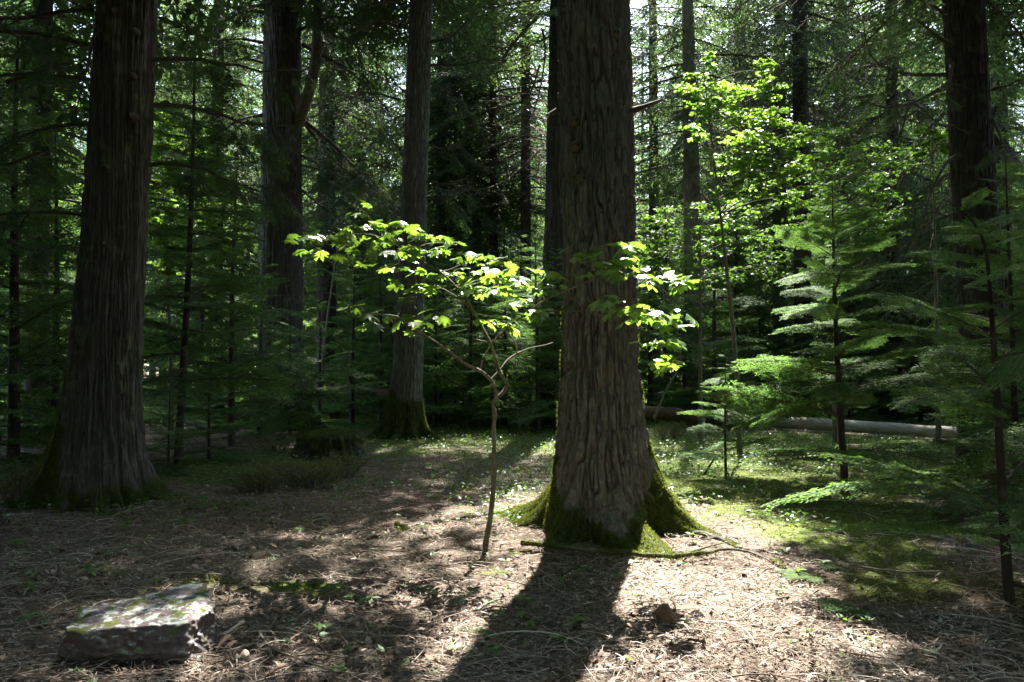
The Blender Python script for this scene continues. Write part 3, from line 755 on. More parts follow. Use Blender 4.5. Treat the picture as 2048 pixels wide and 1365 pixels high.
# ---- dark trunk on the right
def build_right():
    c = (7.25, 14.0)
    root = empty("fir_tree", (*c, 0), "dark shaded trunk near the right edge with long sagging bare branches", "tree")
    V, F, mo = make_trunk(c, [(-.2, .50), (0, .45), (.8, .38), (2, .33), (3.6, .315), (7.3, .30), (30, .05)], [(0, .12), (2.5, .06), (4.5, -.04), (7.3, -.15), (30, -.7)], [(math.radians(a), .3, .25, .25) for a in (200, 260, 320, 80)], 240, 8, .025, 30, 'fir', 37, None, 0, .03)
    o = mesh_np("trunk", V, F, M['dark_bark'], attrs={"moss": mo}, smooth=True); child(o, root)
    crown_of(root, c, -.5, 7.4, 32, 4.6, 59, 9, tplf=MEDI, fine_to=9)
    Bs = [([(1905, 125), (1895, 165), (1860, 190), (1820, 208), (1775, 215), (1735, 205), (1690, 185)], .04, 22), ([(1905, 150), (1860, 150), (1810, 148), (1760, 130), (1735, 95), (1728, 40), (1740, 25)], .035, 18), ([(1900, 90), (1870, 70), (1840, 45), (1810, 28)], .035, 14),
          ([(1910, 250), (1880, 250), (1840, 215), (1800, 190)], .025, 14), ([(1915, 310), (1890, 330), (1860, 390), (1845, 450), (1820, 500)], .03, 14), ([(1815, 210), (1800, 270), (1760, 320), (1740, 350)], .02, 12), ([(1985, 60), (2020, 30), (2048, 10)], .03, 10),
          ([(1985, 180), (2020, 170), (2060, 150)], .03, 12), ([(1895, 30), (1840, 0), (1790, -10)], .03, 14), ([(1985, 240), (2015, 300), (2040, 330)], .025, 10)]
    for k, (pl, r0, nt) in enumerate(Bs):
        acc = px_branch(pl, 13.8, 13.0 + (k % 3 - 1) * .5, r0, 180 + k, nt, .45, HANG if k != 4 else None, .4, .4); limb(acc, root)
build_right()

# ---- trunk cut by the left picture edge
def build_edge():
    c = (-5.28, 8.6)
    root = empty("cedar_tree", (*c, 0), "black shaded trunk cut off by the left picture edge", "tree")
    V, F, mo = make_trunk(c, [(-.2, .30), (0, .27), (.8, .235), (3, .215), (6, .2), (26, .04)], [(0, 0), (6, -.05), (26, -.2)], [(math.radians(a), .2, .3, .2) for a in (-30, -90, 60)], 160, 6, .03, 26, 'cedar', 61, None, 0, .02)
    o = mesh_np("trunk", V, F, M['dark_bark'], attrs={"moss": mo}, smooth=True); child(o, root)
    crown_of(root, c, -.2, 5.6, 26, 3.0, 63, 6)
    for k, (pl, r0, nt) in enumerate([([(15, 165), (60, 150), (120, 130), (170, 120)], .02, 14), ([(15, 330), (70, 310), (120, 300)], .018, 12), ([(18, 480), (60, 500), (110, 495), (150, 505)], .018, 12), ([(10, 60), (60, 80), (120, 75)], .02, 14)]):
        acc = px_branch(pl, 8.5, 8.0, r0, 200 + k, nt, .3, HANG, .2, .8); limb(acc, root)
build_edge()

# ------------------------------------------------------------------ slimmer trunks of the middle distance, every one with its own crown
MID = [  # px at eye level, distance, radius, height, crown base, material, seed, label
    (652, 27, .30, 28, 4.5, 'dark_bark', 'shaded trunk standing just right of the curved limb cedar'),
    (1051, 29, .19, 27, 6, 'dark_bark', 'slim straight trunk showing left of the massive fir'),
    (946, 33, .20, 28, 5, 'dark_bark', 'thin distant trunk midway between maple sapling and leaning trunk'),
    (988, 30, .15, 24, 6, 'dark_bark', 'thin pole trunk above the sapling fork'),
    (1388, 27, .33, 13, 7, 'pale_bark', 'pale sunlit trunk right of the massive fir behind the vine maple'),
    (1560, 29, .24, 29, 6, 'dark_bark', 'dark trunk above the top of the bright vine maple'),
    (1607, 25, .26, 28, 7, 'dark_bark', 'short visible dark trunk right of the vine maple top'),
    (1310, 34, .22, 28, 2, 'dark_bark', 'distant trunk close to the right side of the massive fir'),
    (1480, 36, .24, 30, 2, 'pale_bark', 'greyish trunk far behind the vine maple'),
    (1690, 33, .26, 30, 2, 'dark_bark', 'distant trunk behind the tall hemlock sapling'),
    (1790, 27, .22, 28, 2, 'dark_bark', 'slender trunk left of the dark right trunk'),
    (720, 35, .24, 29, 2, 'dark_bark', 'distant trunk left of the leaning trunk'),
    (880, 31, .20, 28, 5, 'dark_bark', 'distant trunk right of the leaning trunk'),
    (430, 31, .25, 29, 2, 'dark_bark', 'distant trunk between the two cedars'),
    (352, 36, .22, 27, 5, 'dark_bark', 'distant trunk near the right side of the left cedar'),
    (75, 17, .20, 26, 3.5, 'dark_bark', 'shaded trunk in the gap at far left'),
    (2015, 22, .22, 20, 2.0, 'dark_bark', 'shaded trunk right of the dark trunk at the right picture edge'),
    (1850, 36, .24, 24, 2.0, 'dark_bark', 'distant trunk glimpsed just left of the dark right trunk'),
    (115, 30, .22, 28, 2, 'dark_bark', 'distant trunk glimpsed left of the left cedar'),
]
for k, (px, Y, r, H, z0, mat, lab) in enumerate(MID):
    H = H + 8
    x = (px - 1024) / FPX * Y; b = float(gz(x, Y))
    root = empty("conifer", (x, Y, b), lab, "tree", "slim conifers of the middle distance")
    rr = np.random.default_rng(300 + k)
    t = np.linspace(0, 1, 40); ln_ = rr.normal(0, .35)
    v, f = tube(np.stack([ln_ * t ** 2, rr.normal(0, .2) * t, t * H - .1], -1), r * (1 - t) ** .8 * (1 + .5 * np.exp(-t * H / .6)) + .01, 14)
    v[:, :2] *= 1
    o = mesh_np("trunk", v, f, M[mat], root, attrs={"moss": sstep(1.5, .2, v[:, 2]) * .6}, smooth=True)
    crown_of(root, (x, Y), ln_, z0, H, rr.uniform(3.2, 4.2), 330 + k, 8, fine_to=14.5 if Y < 40 else 0, thin=.62, tplf=MEDI if k % 2 else HANG, droop=-.2)

# ------------------------------------------------------------------ tree kinds copied through the deeper forest
def proto_tree(seed, H, Rm, z0, mat):
    root = empty("conifer", (0, 0, 0), "x", "tree")
    r = np.random.default_rng(seed); t = np.linspace(0, 1, 24)
    v, f = tube(np.stack([.4 * r.normal() * t ** 2, .3 * r.normal() * t, t * H - .2], -1), .26 * (1 - t) ** .8 + .01, 8)
    mesh_np("trunk", v, f, M[mat], root, attrs={"moss": np.zeros(len(v))}, smooth=True)
    acc = Acc(); nb = int((H - z0) * 7); az = 0
    for i in range(nb):
        z = z0 + (H - z0) * (i + r.random()) / nb; u = (z - z0) / (H - z0); az += 2.399 + r.normal(0, .4)
        L = Rm * (1 - u) ** .7 * (.6 + .4 * min(1, u * 5)) * r.uniform(.55, 1.2) + .4
        put_spray(acc, COAR[i % 3], np.array([0, 0, z]), az, -.18 + .35 * u + r.normal(0, .14), L, r.normal(0, .25), np.clip(.2 + .6 * r.random(), 0, 1), wid=r.uniform(.8, 1.2))
    acc.build("crown", [M['conifer'], M['twig_bark']], root)
    return root

def copy_tree(root, loc, rz, sc, label, group):
    r = root.copy(); COL.objects.link(r); r.location = [float(c) for c in loc]; r.rotation_euler = (0, 0, rz); r.scale = (sc, sc, sc)
    r["label"] = label; r["group"] = group
    for ch in list(root.children):
        c = ch.copy(); COL.objects.link(c); c.parent = r
    return r

protos = [proto_tree(501, 27, 3.2, 2.5, 'dark_bark'), proto_tree(502, 31, 3.6, 4, 'pale_bark'), proto_tree(503, 23, 3.0, 1.8, 'dark_bark')]
spots = []
rr = np.random.default_rng(77)
tries = 0
while len(spots) < 215 and tries < 6000:
    tries += 1
    Y = rr.uniform(37, 92); x = rr.uniform(-.68, .68) * Y
    if all((x - a) ** 2 + (Y - b) ** 2 > 9 for a, b in spots):
        # thinner towards the bright opening at the top right
        if 0.12 < x / Y < 0.34 and Y < 70 and rr.random() < .4: continue
        spots.append((x, Y))
shade = []
for a in np.linspace(0, 2 * math.pi, 44):                       # unseen trees added round the camera to block sky light
    for rad in (10.5, 15.5, 21):
        x = rad * math.cos(a + rad) + rr.normal(0, .7); Y = rad * math.sin(a + rad) + 2 + rr.normal(0, .7)
        if Y > 1 and abs(x) < .66 * Y + 3.2: continue
        if 3 < Y < 24 and x > 0 and abs(x) < .66 * Y + 3.5: continue
        if rad > 12 and rr.random() < .3: continue
        shade.append((x, Y))
shade += [(1, -6.5), (-7, -2), (-5.5, -6)]  # more unseen trees added behind the camera to cut the ambient light
used = set()
for k, (x, Y) in enumerate(spots + shade):
    p = protos[k % 3]; far = k < len(spots)
    side = "left" if x < -.12 * Y else ("right" if x > .12 * Y else "middle")
    lab = {"left": "tall conifer deep in the forest behind the two left cedars", "middle": "tall conifer deep in the forest behind the leaning trunk", "right": "tall conifer deep in the forest behind the vine maples"}[side] if far else "unseen tall conifer added beside the clearing to block sky light"
    grp = {"left": "far conifers behind the cedars", "middle": "far conifers behind the leaning trunk", "right": "far conifers behind the vine maples"}[side] if far else "unseen conifers added around the clearing for shade"
    args = ((x, Y, float(gz(x, Y)) - .05), rr.uniform(0, 6.28), rr.uniform(.42, .6) if far and Y < 49 else rr.uniform(.85, 1.15), lab, grp)
    if (k % 3) not in used:
        used.add(k % 3); p.location = [float(c) for c in args[0]]; p.rotation_euler = (0, 0, args[1]); p["label"] = lab; p["group"] = grp
        # keep unit scale on the first of its kind
    else: copy_tree(p, *args)

# ------------------------------------------------------------------ hemlocks
hemlock("hemlock_sapling", "hemlock sapling at right with a slim dark stem and wide flat pale tipped tiers", None, G(1692, 990) + [0, 0, -.03], 3.75, 601, FINE, z0=.35, per_m=17, lmax=1.7, skip=lambda z, a: z < 1.15 and (z * 37.7) % 1 < .72, lean=(-.12, .1), thick=.045, pitch=.16)
hemlock("hemlock_sapling", "knee high small hemlock with bright feathery tier in front of the fallen log", None, G(1452, 955) + [0, 0, -.02], 1.75, 602, FINE, z0=.35, per_m=15, lmax=.95, lean=(-.02, 0), thick=.018, pitch=.10)
hemlock("hemlock_sapling", "nodding tipped hemlock at the right edge with boughs reaching over the dark ground", None, (3.13, 5.7, 0), 2.75, 603, FINE, z0=.14, per_m=16, skip=lambda z, a: .86 < z < 1.2 or (z * 37.7) % 1 < .15, lmax=1.5, lean=(-.08, .15), thick=.032, pitch=.08, nod=.22)
hemlock("hemlock_sapling", "slender shaded hemlock with bare lower stem right of the left cedar", None, G(355, 930) + [0, 0, -.02], 7.2, 604, FINE, z0=1.2, per_m=9, lmax=1.9, thick=.065, pitch=.10, dens=.8, lean=(.25, 0))
hemlock("hemlock_sapling", "dark hemlock sapling behind the right edge hemlock under the dark trunk", None, (4.9, 8.8, 0), 3.6, 605, FINE, z0=.3, per_m=12, lmax=1.3, thick=.035, pitch=.12)

PH = []
for k, (H, lm) in enumerate(((5.5, 1.9), (4.0, 1.6), (7.5, 2.1), (2.6, 1.3))):
    PH.append(hemlock("hemlock_sapling", "x", "x", (0, 0, 0), H, 620 + k, MEDI, z0=.2, per_m=11, lmax=lm, pitch=.12))
HS = [  # px, distance, kind, scale, group key
    (465, 17, 0, 1.0, 'l'), (520, 18.5, 1, 1.0, 'l'), (580, 19.5, 3, 1.1, 'l'), (640, 20, 3, 1.2, 'l'), (400, 29, 2, 1.1, 'l'), (340, 12.6, 3, .55, 'l'), (420, 14.5, 3, .7, 'l'),
    (30, 12.5, 2, .9, 'e'), (110, 14.5, 0, 1.0, 'e'), (60, 19, 2, 1.1, 'e'), (150, 21, 0, 1.2, 'e'), (-30, 15, 2, 1.0, 'e'),
    (705, 24, 1, 1.2, 'm'), (760, 26, 0, 1.0, 'm'), (880, 25, 1, 1.2, 'm'), (930, 27, 0, 1.05, 'm'), (985, 24.5, 1, 1.15, 'm'), (1040, 26, 0, 1.0, 'm'), (1090, 24, 1, 1.2, 'm'), (840, 29, 2, .9, 'm'), (1010, 30, 2, .9, 'm'), (670, 29, 2, .9, 'm'), (910, 24, 3, 1.2, 'm'), (1060, 23.5, 3, 1.2, 'm'), (960, 32, 2, 1.1, 'm'), (1110, 32, 2, 1.1, 'm'), (780, 33, 2, 1.1, 'm'),
    (1300, 26, 0, 1.1, 'r'), (1370, 24.5, 1, 1.3, 'r'), (1430, 22.5, 0, 1.0, 'r'), (1520, 27, 0, 1.0, 'r'), (1470, 26, 2, 1.0, 'r'), (1600, 25, 2, .8, 'r'), (1330, 30, 2, 1.0, 'r'), (1560, 26, 1, 1.1, 'r'),
    (1760, 27, 0, 1.1, 's'), (1840, 26, 1, 1.3, 's'), (1900, 25.5, 0, 1.1, 's'), (2010, 14, 1, .9, 's'), (2060, 16, 2, .9, 's'), (1700, 24.5, 2, .8, 's'), (2080, 9.5, 1, 1.0, 's'), (1900, 25, 2, 1.1, 's'), (2000, 25, 2, 1.1, 's'), (1800, 27, 2, 1.0, 's')]
HS += [(px_, 33 + (i * 7.3) % 24, 2 if i % 3 else 0, 1.0 + .12 * (i % 4), 'l' if px_ < 600 else ('m' if px_ < 1150 else 'r')) for i, px_ in enumerate(range(40, 2030, 48))]
HS += [(1075, 20.5, 1, 1.1, 'm'), (1010, 21.5, 1, 1.0, 'm'), (1110, 21.0, 0, .8, 'm'), (940, 22, 1, 1.1, 'm'), (870, 23, 0, .8, 'm')]
HL = {'l': ("young hemlock in the shaded thicket between the two cedars", "hemlocks between the two cedars"), 'e': ("dark young hemlock left of the thick left cedar", "hemlocks at far left"),
      'm': ("young hemlock in the dark thicket behind the mossy clearing", "hemlocks behind the clearing"), 'r': ("young hemlock in the thicket right of the massive fir behind the log", "hemlocks behind the log"), 's': ("young hemlock in the dense stand under the dark right trunk", "hemlocks under the dark right trunk")}
used = set()
for k, (px, Y, kd, sc, g) in enumerate(HS):
    x = (px - 1024) / FPX * Y; loc = (x, Y, float(gz(x, Y)) - .02)
    if kd not in used:
        used.add(kd); o = PH[kd]; o.location = loc; o.scale = (sc,) * 3; o["label"], o["group"] = HL[g]
    else: copy_tree(PH[kd], loc, rr.uniform(0, 6.28), sc, *HL[g])

# ------------------------------------------------------------------ maple leaves
_half = [(0, 1.0), (.06, .87), (.14, .83), (.13, .72), (.19, .62), (.33, .76), (.49, .80), (.47, .65), (.56, .57), (.45, .46), (.42, .39), (.58, .35), (.60, .23), (.47, .12), (.27, .03), (.11, -.07), (0, 0)]
_out = _half + [(-a, b) for a, b in _half[-2:0:-1]]
def leaf_template(out, curl):
    pts = np.array([(0, .36)] + list(out)); x, y = pts[:, 0], pts[:, 1]
    z = -curl * (x ** 2) * 1.2 - curl * .8 * np.maximum(y - .3, 0) ** 2 + .10 * np.abs(x) - .05 * np.cos(np.arctan2(x, y - .3) * 5) * (np.hypot(x, y - .36))
    V = np.stack([x, y, z], -1); n = len(out)
    return V, np.array([(0, 1 + (i + 1) % n, 1 + i) for i in range(n)])
LEAF = [leaf_template(_out, c) for c in (.15, .4, .7)]
_low = [(0, 1.0), (.15, .68), (.48, .8), (.42, .42), (.55, .22), (.1, -.03), (-.1, -.03), (-.55, .22), (-.42, .42), (-.48, .8), (-.15, .68)]
LEAFLOW = [leaf_template(_low, c) for c in (.2, .6)]
def put_leaf(acc, tpl, p, az, pitch, roll, size, tint):
    V, F = tpl
    Rm = rot(az, pitch, roll) @ np.array([[0, 1, 0], [-1, 0, 0], [0, 0, 1.0]])      # leaf tip (local y) -> x axis
    acc.add(V * size @ Rm.T + p, F, 0, tint)

# ---- the sunlit maple sapling
def build_maple():
    Zs = lambda X, Y: (560 + X / 2.438, 380 + Y / 2.438)
    base = G(968, 1092)
    root = empty("maple_sapling", base, "slim forked maple sapling with glowing green leaves left of the massive fir", "sapling")
    def poly(zc, y0, y1, n=24):
        ys = np.linspace(y0, y1, len(zc))
        return smooth_poly([P(*Zs(a, b), yy) for (a, b), yy in zip(zc, ys)], n)
    Y0 = base[1]
    SK = [("stem", [(995, 1745), (1008, 1690), (1025, 1580), (1044, 1400), (1046, 1300), (1042, 1200), (1046, 1100), (1040, 1040), (1056, 1018)], Y0, Y0, .024, .017),
          ("branch", [(1056, 1018), (1050, 975), (1030, 930), (980, 885), (900, 845), (800, 770), (700, 705), (640, 670), (575, 620), (500, 610), (430, 600)], Y0, 7.1, .017, .005),
          ("branch", [(1056, 1018), (1090, 985), (1106, 945), (1076, 895), (1055, 830), (1030, 760), (1018, 728)], Y0, Y0 + .1, .017, .014),
          ("branch", [(1018, 728), (970, 640), (930, 560), (860, 470), (780, 400), (680, 340), (600, 290), (500, 235), (400, 215), (300, 225), (180, 235)], Y0 + .1, Y0 + .5, .012, .003),
          ("branch", [(1030, 925), (1080, 872), (1115, 828), (1160, 797), (1220, 773), (1290, 758), (1330, 745)], Y0, Y0 + .5, .011, .004),
          ("twig", [(1156, 797), (1150, 760), (1135, 725), (1100, 690), (1060, 660)], Y0 + .25, Y0 + .1, .006, .003),
          ("twig", [(976, 885), (998, 815), (1035, 750), (1090, 690), (1110, 660)], Y0, Y0 - .2, .008, .004),
          ("branch", [(1030, 750), (1100, 680), (1180, 620), (1300, 535), (1400, 490), (1500, 450), (1600, 412), (1720, 420), (1850, 440), (1960, 445)], Y0 + .1, 6.6, .011, .003),
          ("branch", [(1180, 620), (1310, 592), (1420, 590), (1500, 598), (1650, 640), (1730, 680), (1800, 725), (1860, 800)], Y0 - .3, 6.6, .006, .003),
          ("twig", [(922, 565), (860, 548), (815, 530), (808, 500), (850, 488)], Y0 + .2, Y0 + .25, .005, .003), ("twig", [(1025, 745), (950, 727), (938, 702)], Y0 + .1, Y0, .006, .003), ("twig", [(948, 727), (958, 750), (972, 772)], Y0, Y0, .004, .002),
          ("twig", [(925, 572), (870, 530), (800, 485), (720, 465), (640, 480)], Y0 + .15, Y0 + .1, .007, .003), ("twig", [(780, 400), (840, 385), (920, 350), (1010, 335)], Y0 + .3, Y0 + .6, .006, .003), ("twig", [(860, 470), (930, 450), (1020, 440), (1110, 490)], Y0 + .2, Y0, .006, .003),
          ("twig", [(640, 315), (700, 270), (780, 260), (860, 270)], Y0 + .3, Y0 + .7, .006, .003), ("twig", [(500, 235), (480, 180), (430, 130), (430, 90)], Y0 + .5, Y0 + .6, .005, .002), ("twig", [(690, 700), (698, 650), (660, 570), (620, 520)], 7.3, 7.4, .005, .003), ("twig", [(560, 270), (480, 300), (440, 350)], Y0 + .4, Y0 + .2, .005, .002), ("twig", [(700, 630), (760, 625), (820, 640)], 7.3, 7.2, .004, .002), ("twig", [(1480, 458), (1440, 400), (1440, 310)], 6.9, 6.9, .004, .002), ("twig", [(1580, 418), (1640, 340), (1700, 275)], 6.75, 6.7, .005, .002), ("twig", [(1500, 598), (1580, 590), (1660, 580)], 6.8, 6.6, .004, .002), ("twig", [(1650, 640), (1750, 610), (1880, 630)], 6.7, 6.6, .004, .002), ("twig", [(1730, 680), (1800, 735), (1920, 745)], 6.7, 6.6, .004, .002)]
    SP = []
    for nm, zc, y0, y1, r0, r1 in SK:
        pts = poly(zc, y0, y1)
        if nm == "stem": pts[0] = base + [0, 0, -.04]
        pts = pts + .006 * np.stack([vn(pts[:, 2] * 9, 1.), vn(pts[:, 2] * 9, 7.), 0 * pts[:, 2]], -1)
        v, f = tube(pts, np.linspace(r0, r1, 24) * (1 + .12 * vn(np.arange(24) * .9, r0 * 999)), 8 if r0 > .01 else 5)
        m = sstep(.1, .6, vn(v[:, 0] * 8, v[:, 1] * 8, v[:, 2] * 8)) * (.7 if nm != "twig" else .3)
        o = mesh_np(nm, v, f, M['maple_bark'], attrs={"moss": m}, smooth=True); child(o, root)
        SP.append(pts)
    allp = np.concatenate(SP[1:])
    CL = """440,75,2 385,110,2 430,130,1 100,235,3 160,225,3 215,195,2 130,300,3 200,300,3 240,235,3 230,280,2 310,200,3 360,185,3 420,180,3 480,160,3 540,160,3 600,165,3 640,190,2
300,250,4 370,280,4 440,230,4 500,220,3 560,235,3 430,350,3 470,370,2 520,300,4 640,225,4 700,220,4 760,240,4 810,240,3 860,260,3 620,280,3 680,290,4 740,310,4 800,290,4 860,300,3 600,340,3 560,380,3 900,330,3 960,320,4 1020,320,4 1050,335,2
520,440,2 720,400,3 780,400,3 860,420,4 920,400,3 980,380,3 1030,410,4 1080,380,4 640,470,4 700,470,4 750,480,3 620,510,3 640,535,2 880,470,4 930,490,4 990,480,4 1040,480,3 1090,470,3 1120,500,4 1130,545,3 1160,520,2 920,450,3
590,600,3 640,620,4 700,630,3 760,620,3 810,630,3 640,650,2 340,560,2 380,580,3 490,600,3 440,630,2 500,640,2 440,665,2 700,690,3 660,710,1 1020,640,3 1060,650,3 1120,630,2 1140,650,2
1100,430,3 1160,440,4 1230,450,3 1270,480,2 1300,400,3 1340,420,3 1250,590,3 1290,580,2 1400,300,2 1450,290,2 1500,310,3 1540,300,2 1410,460,2 1480,405,2 1650,270,2 1700,265,3 1740,260,2 1560,350,4 1600,360,4 1650,340,4 1700,360,4 1740,350,3 1680,400,4 1600,400,4 1540,400,3 1720,410,3
1780,430,3 1830,420,3 1880,400,2 1860,440,4 1920,430,4 1980,440,3 1930,455,2 1590,550,3 1640,520,2 1610,590,2 1660,580,4 1700,590,3 1730,570,3 1750,620,3 1760,570,2 1830,600,3 1870,610,4 1920,630,4 1890,655,3 1860,590,2
1780,740,3 1830,740,4 1880,740,3 1920,745,3 1870,820,3 1850,850,3 1910,830,3 1890,855,2"""
    acc = Acc(); tw = Acc(); r = np.random.default_rng(5)
    # the picture row of every skeleton point, to hang each spray from the nearest twig
    A = (allp[:, 0] / allp[:, 1]); B = (allp[:, 2] - CAM_H) / allp[:, 1]
    for c in CL.split():
        X, Y, k = (int(q) for q in c.split(','))
        px, py = Zs(X, Y)
        a = (px - 1024) / FPX; b = (735 - py) / FPX
        i = int(np.argmin((A - a) ** 2 + (B - b) ** 2))
        yy = allp[i, 1] + r.normal(0, .16)
        p = P(px, py, yy)
        q = allp[i]; mid = (p + q) / 2 + [0, 0, .02]
        v, f = tube(smooth_poly([q, mid, p + [0, 0, .015]], 7), np.linspace(.0028, .0012, 7), 4); acc.add(v, np.concatenate([f[:, [0, 1, 2]], f[:, [0, 2, 3]]]), 1)
        for j in range(k + (r.random() < .5)):
            off = r.normal(0, 1, 3) * [.06, .09, .014]
            az = r.uniform(0, 6.28); sz = r.uniform(.06, .14)
            lp = p + off
            pe = lp + np.array([math.cos(az), math.sin(az), 0]) * -.03
            put_leaf(acc, LEAF[r.integers(0, 3)], lp, az, r.normal(-.30, .22), r.normal(0, .25), sz, float(np.clip(r.normal(.5, .2), 0, 1)))
    child(acc.build("foliage", [M['maple_leaf'], M['maple_bark']]), root)
build_maple()

# ---- vine maples glowing in the background
def vine_maple(label, pbase, Y, clumps, seed, dens=1.0, size=(.07, .12), tint=.5, dscale=1.0):
    r = np.random.default_rng(seed)
    x0 = (pbase - 1024) / FPX * Y; base = np.array([x0, Y, float(gz(x0, Y)) - .05])
    root = empty("vine_maple", base, label, "tree")
    top = min(clumps, key=lambda c: c[1]); bot = max(clumps, key=lambda c: c[1])
    stem = smooth_poly([base, base * .5 + .5 * P((pbase * 2 + top[0]) / 3, (735 + top[1]) / 2, Y) + [0, 0, 0], P(top[0], top[1] + 20, Y)], 30)
    v, f = tube(stem, np.linspace(.055, .008, 30), 7)
    o = mesh_np("trunk", v, f, M['maple_bark'], attrs={"moss": np.full(len(v), .3)}, smooth=True); child(o, root)
    acc = Acc()
    for (px, py, rx, ry) in clumps:
        yy = Y + r.normal(0, .5) * dscale
        c = P(px, py, yy); s = yy / FPX
        j = int(np.argmin(np.abs(stem[:, 2] - (c[2] - .6 * rx * s)))); q = stem[j]
        v, f = tube(smooth_poly([q, (q + c) / 2 + [0, 0, .1], c], 9), np.linspace(.016, .004, 9), 5); acc.add(v, np.concatenate([f[:, [0, 1, 2]], f[:, [0, 2, 3]]]), 1)
        n = int(rx * ry * .055 * dens) + 14
        # leaves sit in a few flat layers inside the clump
        nl = max(2, int(ry * s * 2 / .13))
        for k in range(nl):
            lz = (k + .5) / nl * 2 - 1; w = math.sqrt(max(.1, 1 - lz * lz))
            la = r.uniform(0, 6.28); ll = rx * s * w * r.uniform(.6, 1.1)
            cc = c + np.array([r.normal(0, .3) * rx * s, r.normal(0, .3) * rx * s, lz * ry * s])
            tl = np.array([math.cos(la) * ll, math.sin(la) * ll, -.1 * ll])
            v, f = tube(np.stack([cc - tl, cc, cc + tl]), [.002, .004, .002], 3); acc.add(v, np.concatenate([f[:, [0, 1, 2]], f[:, [0, 2, 3]]]), 1)
            for m in range(n // nl):
                g = cc + tl * r.uniform(-1, 1) + r.normal(0, 1, 3) * [.5 * ll * .5, .5 * ll * .5, .018]
                put_leaf(acc, LEAFLOW[m % 2], g, r.uniform(0, 6.28), r.normal(-.25, .3), r.normal(0, .3), r.uniform(*size), float(np.clip(r.normal(tint, .2), 0, 1)))
    child(acc.build("crown", [M['vine_leaf'], M['maple_bark']]), root)

vine_maple("bright yellow green vine maple standing tallest right of the massive fir", 1478, 15.5, [(1408, 130, 28, 26), (1385, 185, 40, 28), (1440, 185, 50, 30), (1530, 140, 34, 26), (1490, 200, 60, 30), (1545, 185, 34, 18), (1410, 225, 50, 26), (1480, 250, 70, 26), (1560, 255, 55, 28), (1395, 265, 36, 20), (1500, 300, 70, 28), (1585, 290, 50, 24), (1600, 330, 36, 20), (1460, 325, 50, 22), (1540, 335, 60, 24), (1600, 395, 60, 20), (1500, 370, 60, 30), (1560, 380, 60, 24)], 701, 3.4, size=(.045, .085), tint=.7)
vine_maple("leafy green vine maple between the tall hemlock sapling and dark right trunk", 1668, 16.5, [(1680, 275, 50, 22), (1740, 300, 56, 26), (1800, 310, 40, 22), (1640, 330, 60, 30), (1710, 345, 70, 30), (1780, 350, 50, 30), (1660, 385, 60, 30), (1740, 395, 70, 30), (1620, 430, 60, 26), (1700, 440, 80, 30), (1790, 410, 50, 30), (1770, 460, 60, 30)], 702, 2.6, size=(.045, .085), tint=.5)
vine_maple("small vine maple spray hanging against the dark right trunk", 1875, 15.6, [(1865, 270, 40, 18), (1840, 300, 28, 18), (1885, 290, 30, 14)], 703, 2.0, tint=.65)
vine_maple("mid green vine maple spreading low beside the massive fir", 1400, 18.5, [(1330, 440, 60, 30), (1400, 430, 60, 30), (1470, 430, 60, 34), (1340, 490, 60, 34), (1420, 490, 70, 34), (1500, 480, 60, 34), (1320, 540, 50, 30), (1400, 550, 70, 30), (1480, 540, 60, 30), (1560, 480, 50, 30), (1550, 540, 40, 26), (1300, 480, 30, 40)], 704, 2.2, size=(.045, .085), tint=.4)
vine_maple("glowing backlit maple between the two cedars", 345, 20, [(330, 290, 40, 40), (360, 350, 50, 40), (320, 400, 40, 46), (390, 410, 50, 40), (350, 460, 50, 40), (420, 290, 40, 40), (430, 350, 50, 40), (320, 230, 24, 36), (440, 430, 44, 34), (340, 520, 44, 30), (390, 240, 40, 30), (470, 480, 40, 30)], 705, 3.0, (.10, .16), .9)
vine_maple("dim green maple hanging in the gap left of the left cedar", 90, 21, [(50, 40, 60, 40), (110, 90, 50, 40), (40, 130, 50, 40), (130, 170, 44, 40), (60, 220, 50, 40), (120, 280, 40, 40), (50, 330, 50, 40), (120, 400, 40, 40), (50, 450, 50, 36), (110, 500, 40, 30), (160, 60, 30, 40)], 706, 1.1, (.09, .15), .5)
vine_maple("small backlit maple between the curved limb cedar and the maple sapling leaves", 640, 25, [(620, 470, 26, 30), (640, 520, 30, 24), (622, 540, 24, 30), (700, 300, 40, 40), (720, 400, 40, 30)], 707, 1.0, (.09, .14), .6)

# ---- leaning bare stem beyond the fir
def leaning_stem():
    base = P(1312, 822, 20); root = empty("maple_sapling", base, "leaning thin bare stemmed maple beyond the right side of the massive fir", "sapling")
    acc = Acc()
    for k, (pl, r0) in enumerate((([(1308, 838), (1330, 785), (1352, 745), (1362, 718), (1356, 680), (1346, 640), (1352, 600), (1390, 560), (1420, 520)], .028), ([(1346, 640), (1330, 600), (1325, 560), (1340, 520)], .012), ([(1352, 600), (1385, 600), (1410, 585), (1430, 575)], .010), ([(1360, 690), (1400, 688), (1440, 680)], .008), ([(1362, 718), (1390, 718), (1400, 722)], .006), ([(1395, 620), (1390, 580), (1410, 545), (1415, 530)], .01))):
        o = px_branch(pl, 20, 19.5, r0, 820 + k, 8, .5, r1=.005).build("stem" if k == 0 else "branch", [M['maple_bark'], M['maple_bark']]); child(o, root)
    r = np.random.default_rng(3)
    for (px, py) in ((1350, 640), (1370, 610), (1330, 600), (1400, 720), (1385, 712), (1425, 715), (1355, 655), (1320, 640), (1340, 690)):
        for k in range(9):
            put_leaf(acc, LEAFLOW[0], P(px + r.normal(0, 14), py + r.normal(0, 9), 19.7), r.uniform(0, 6.28), r.normal(-.2, .3), r.normal(0, .3), .07, .8)
    child(acc.build("foliage", M['vine_leaf']), root)
leaning_stem()

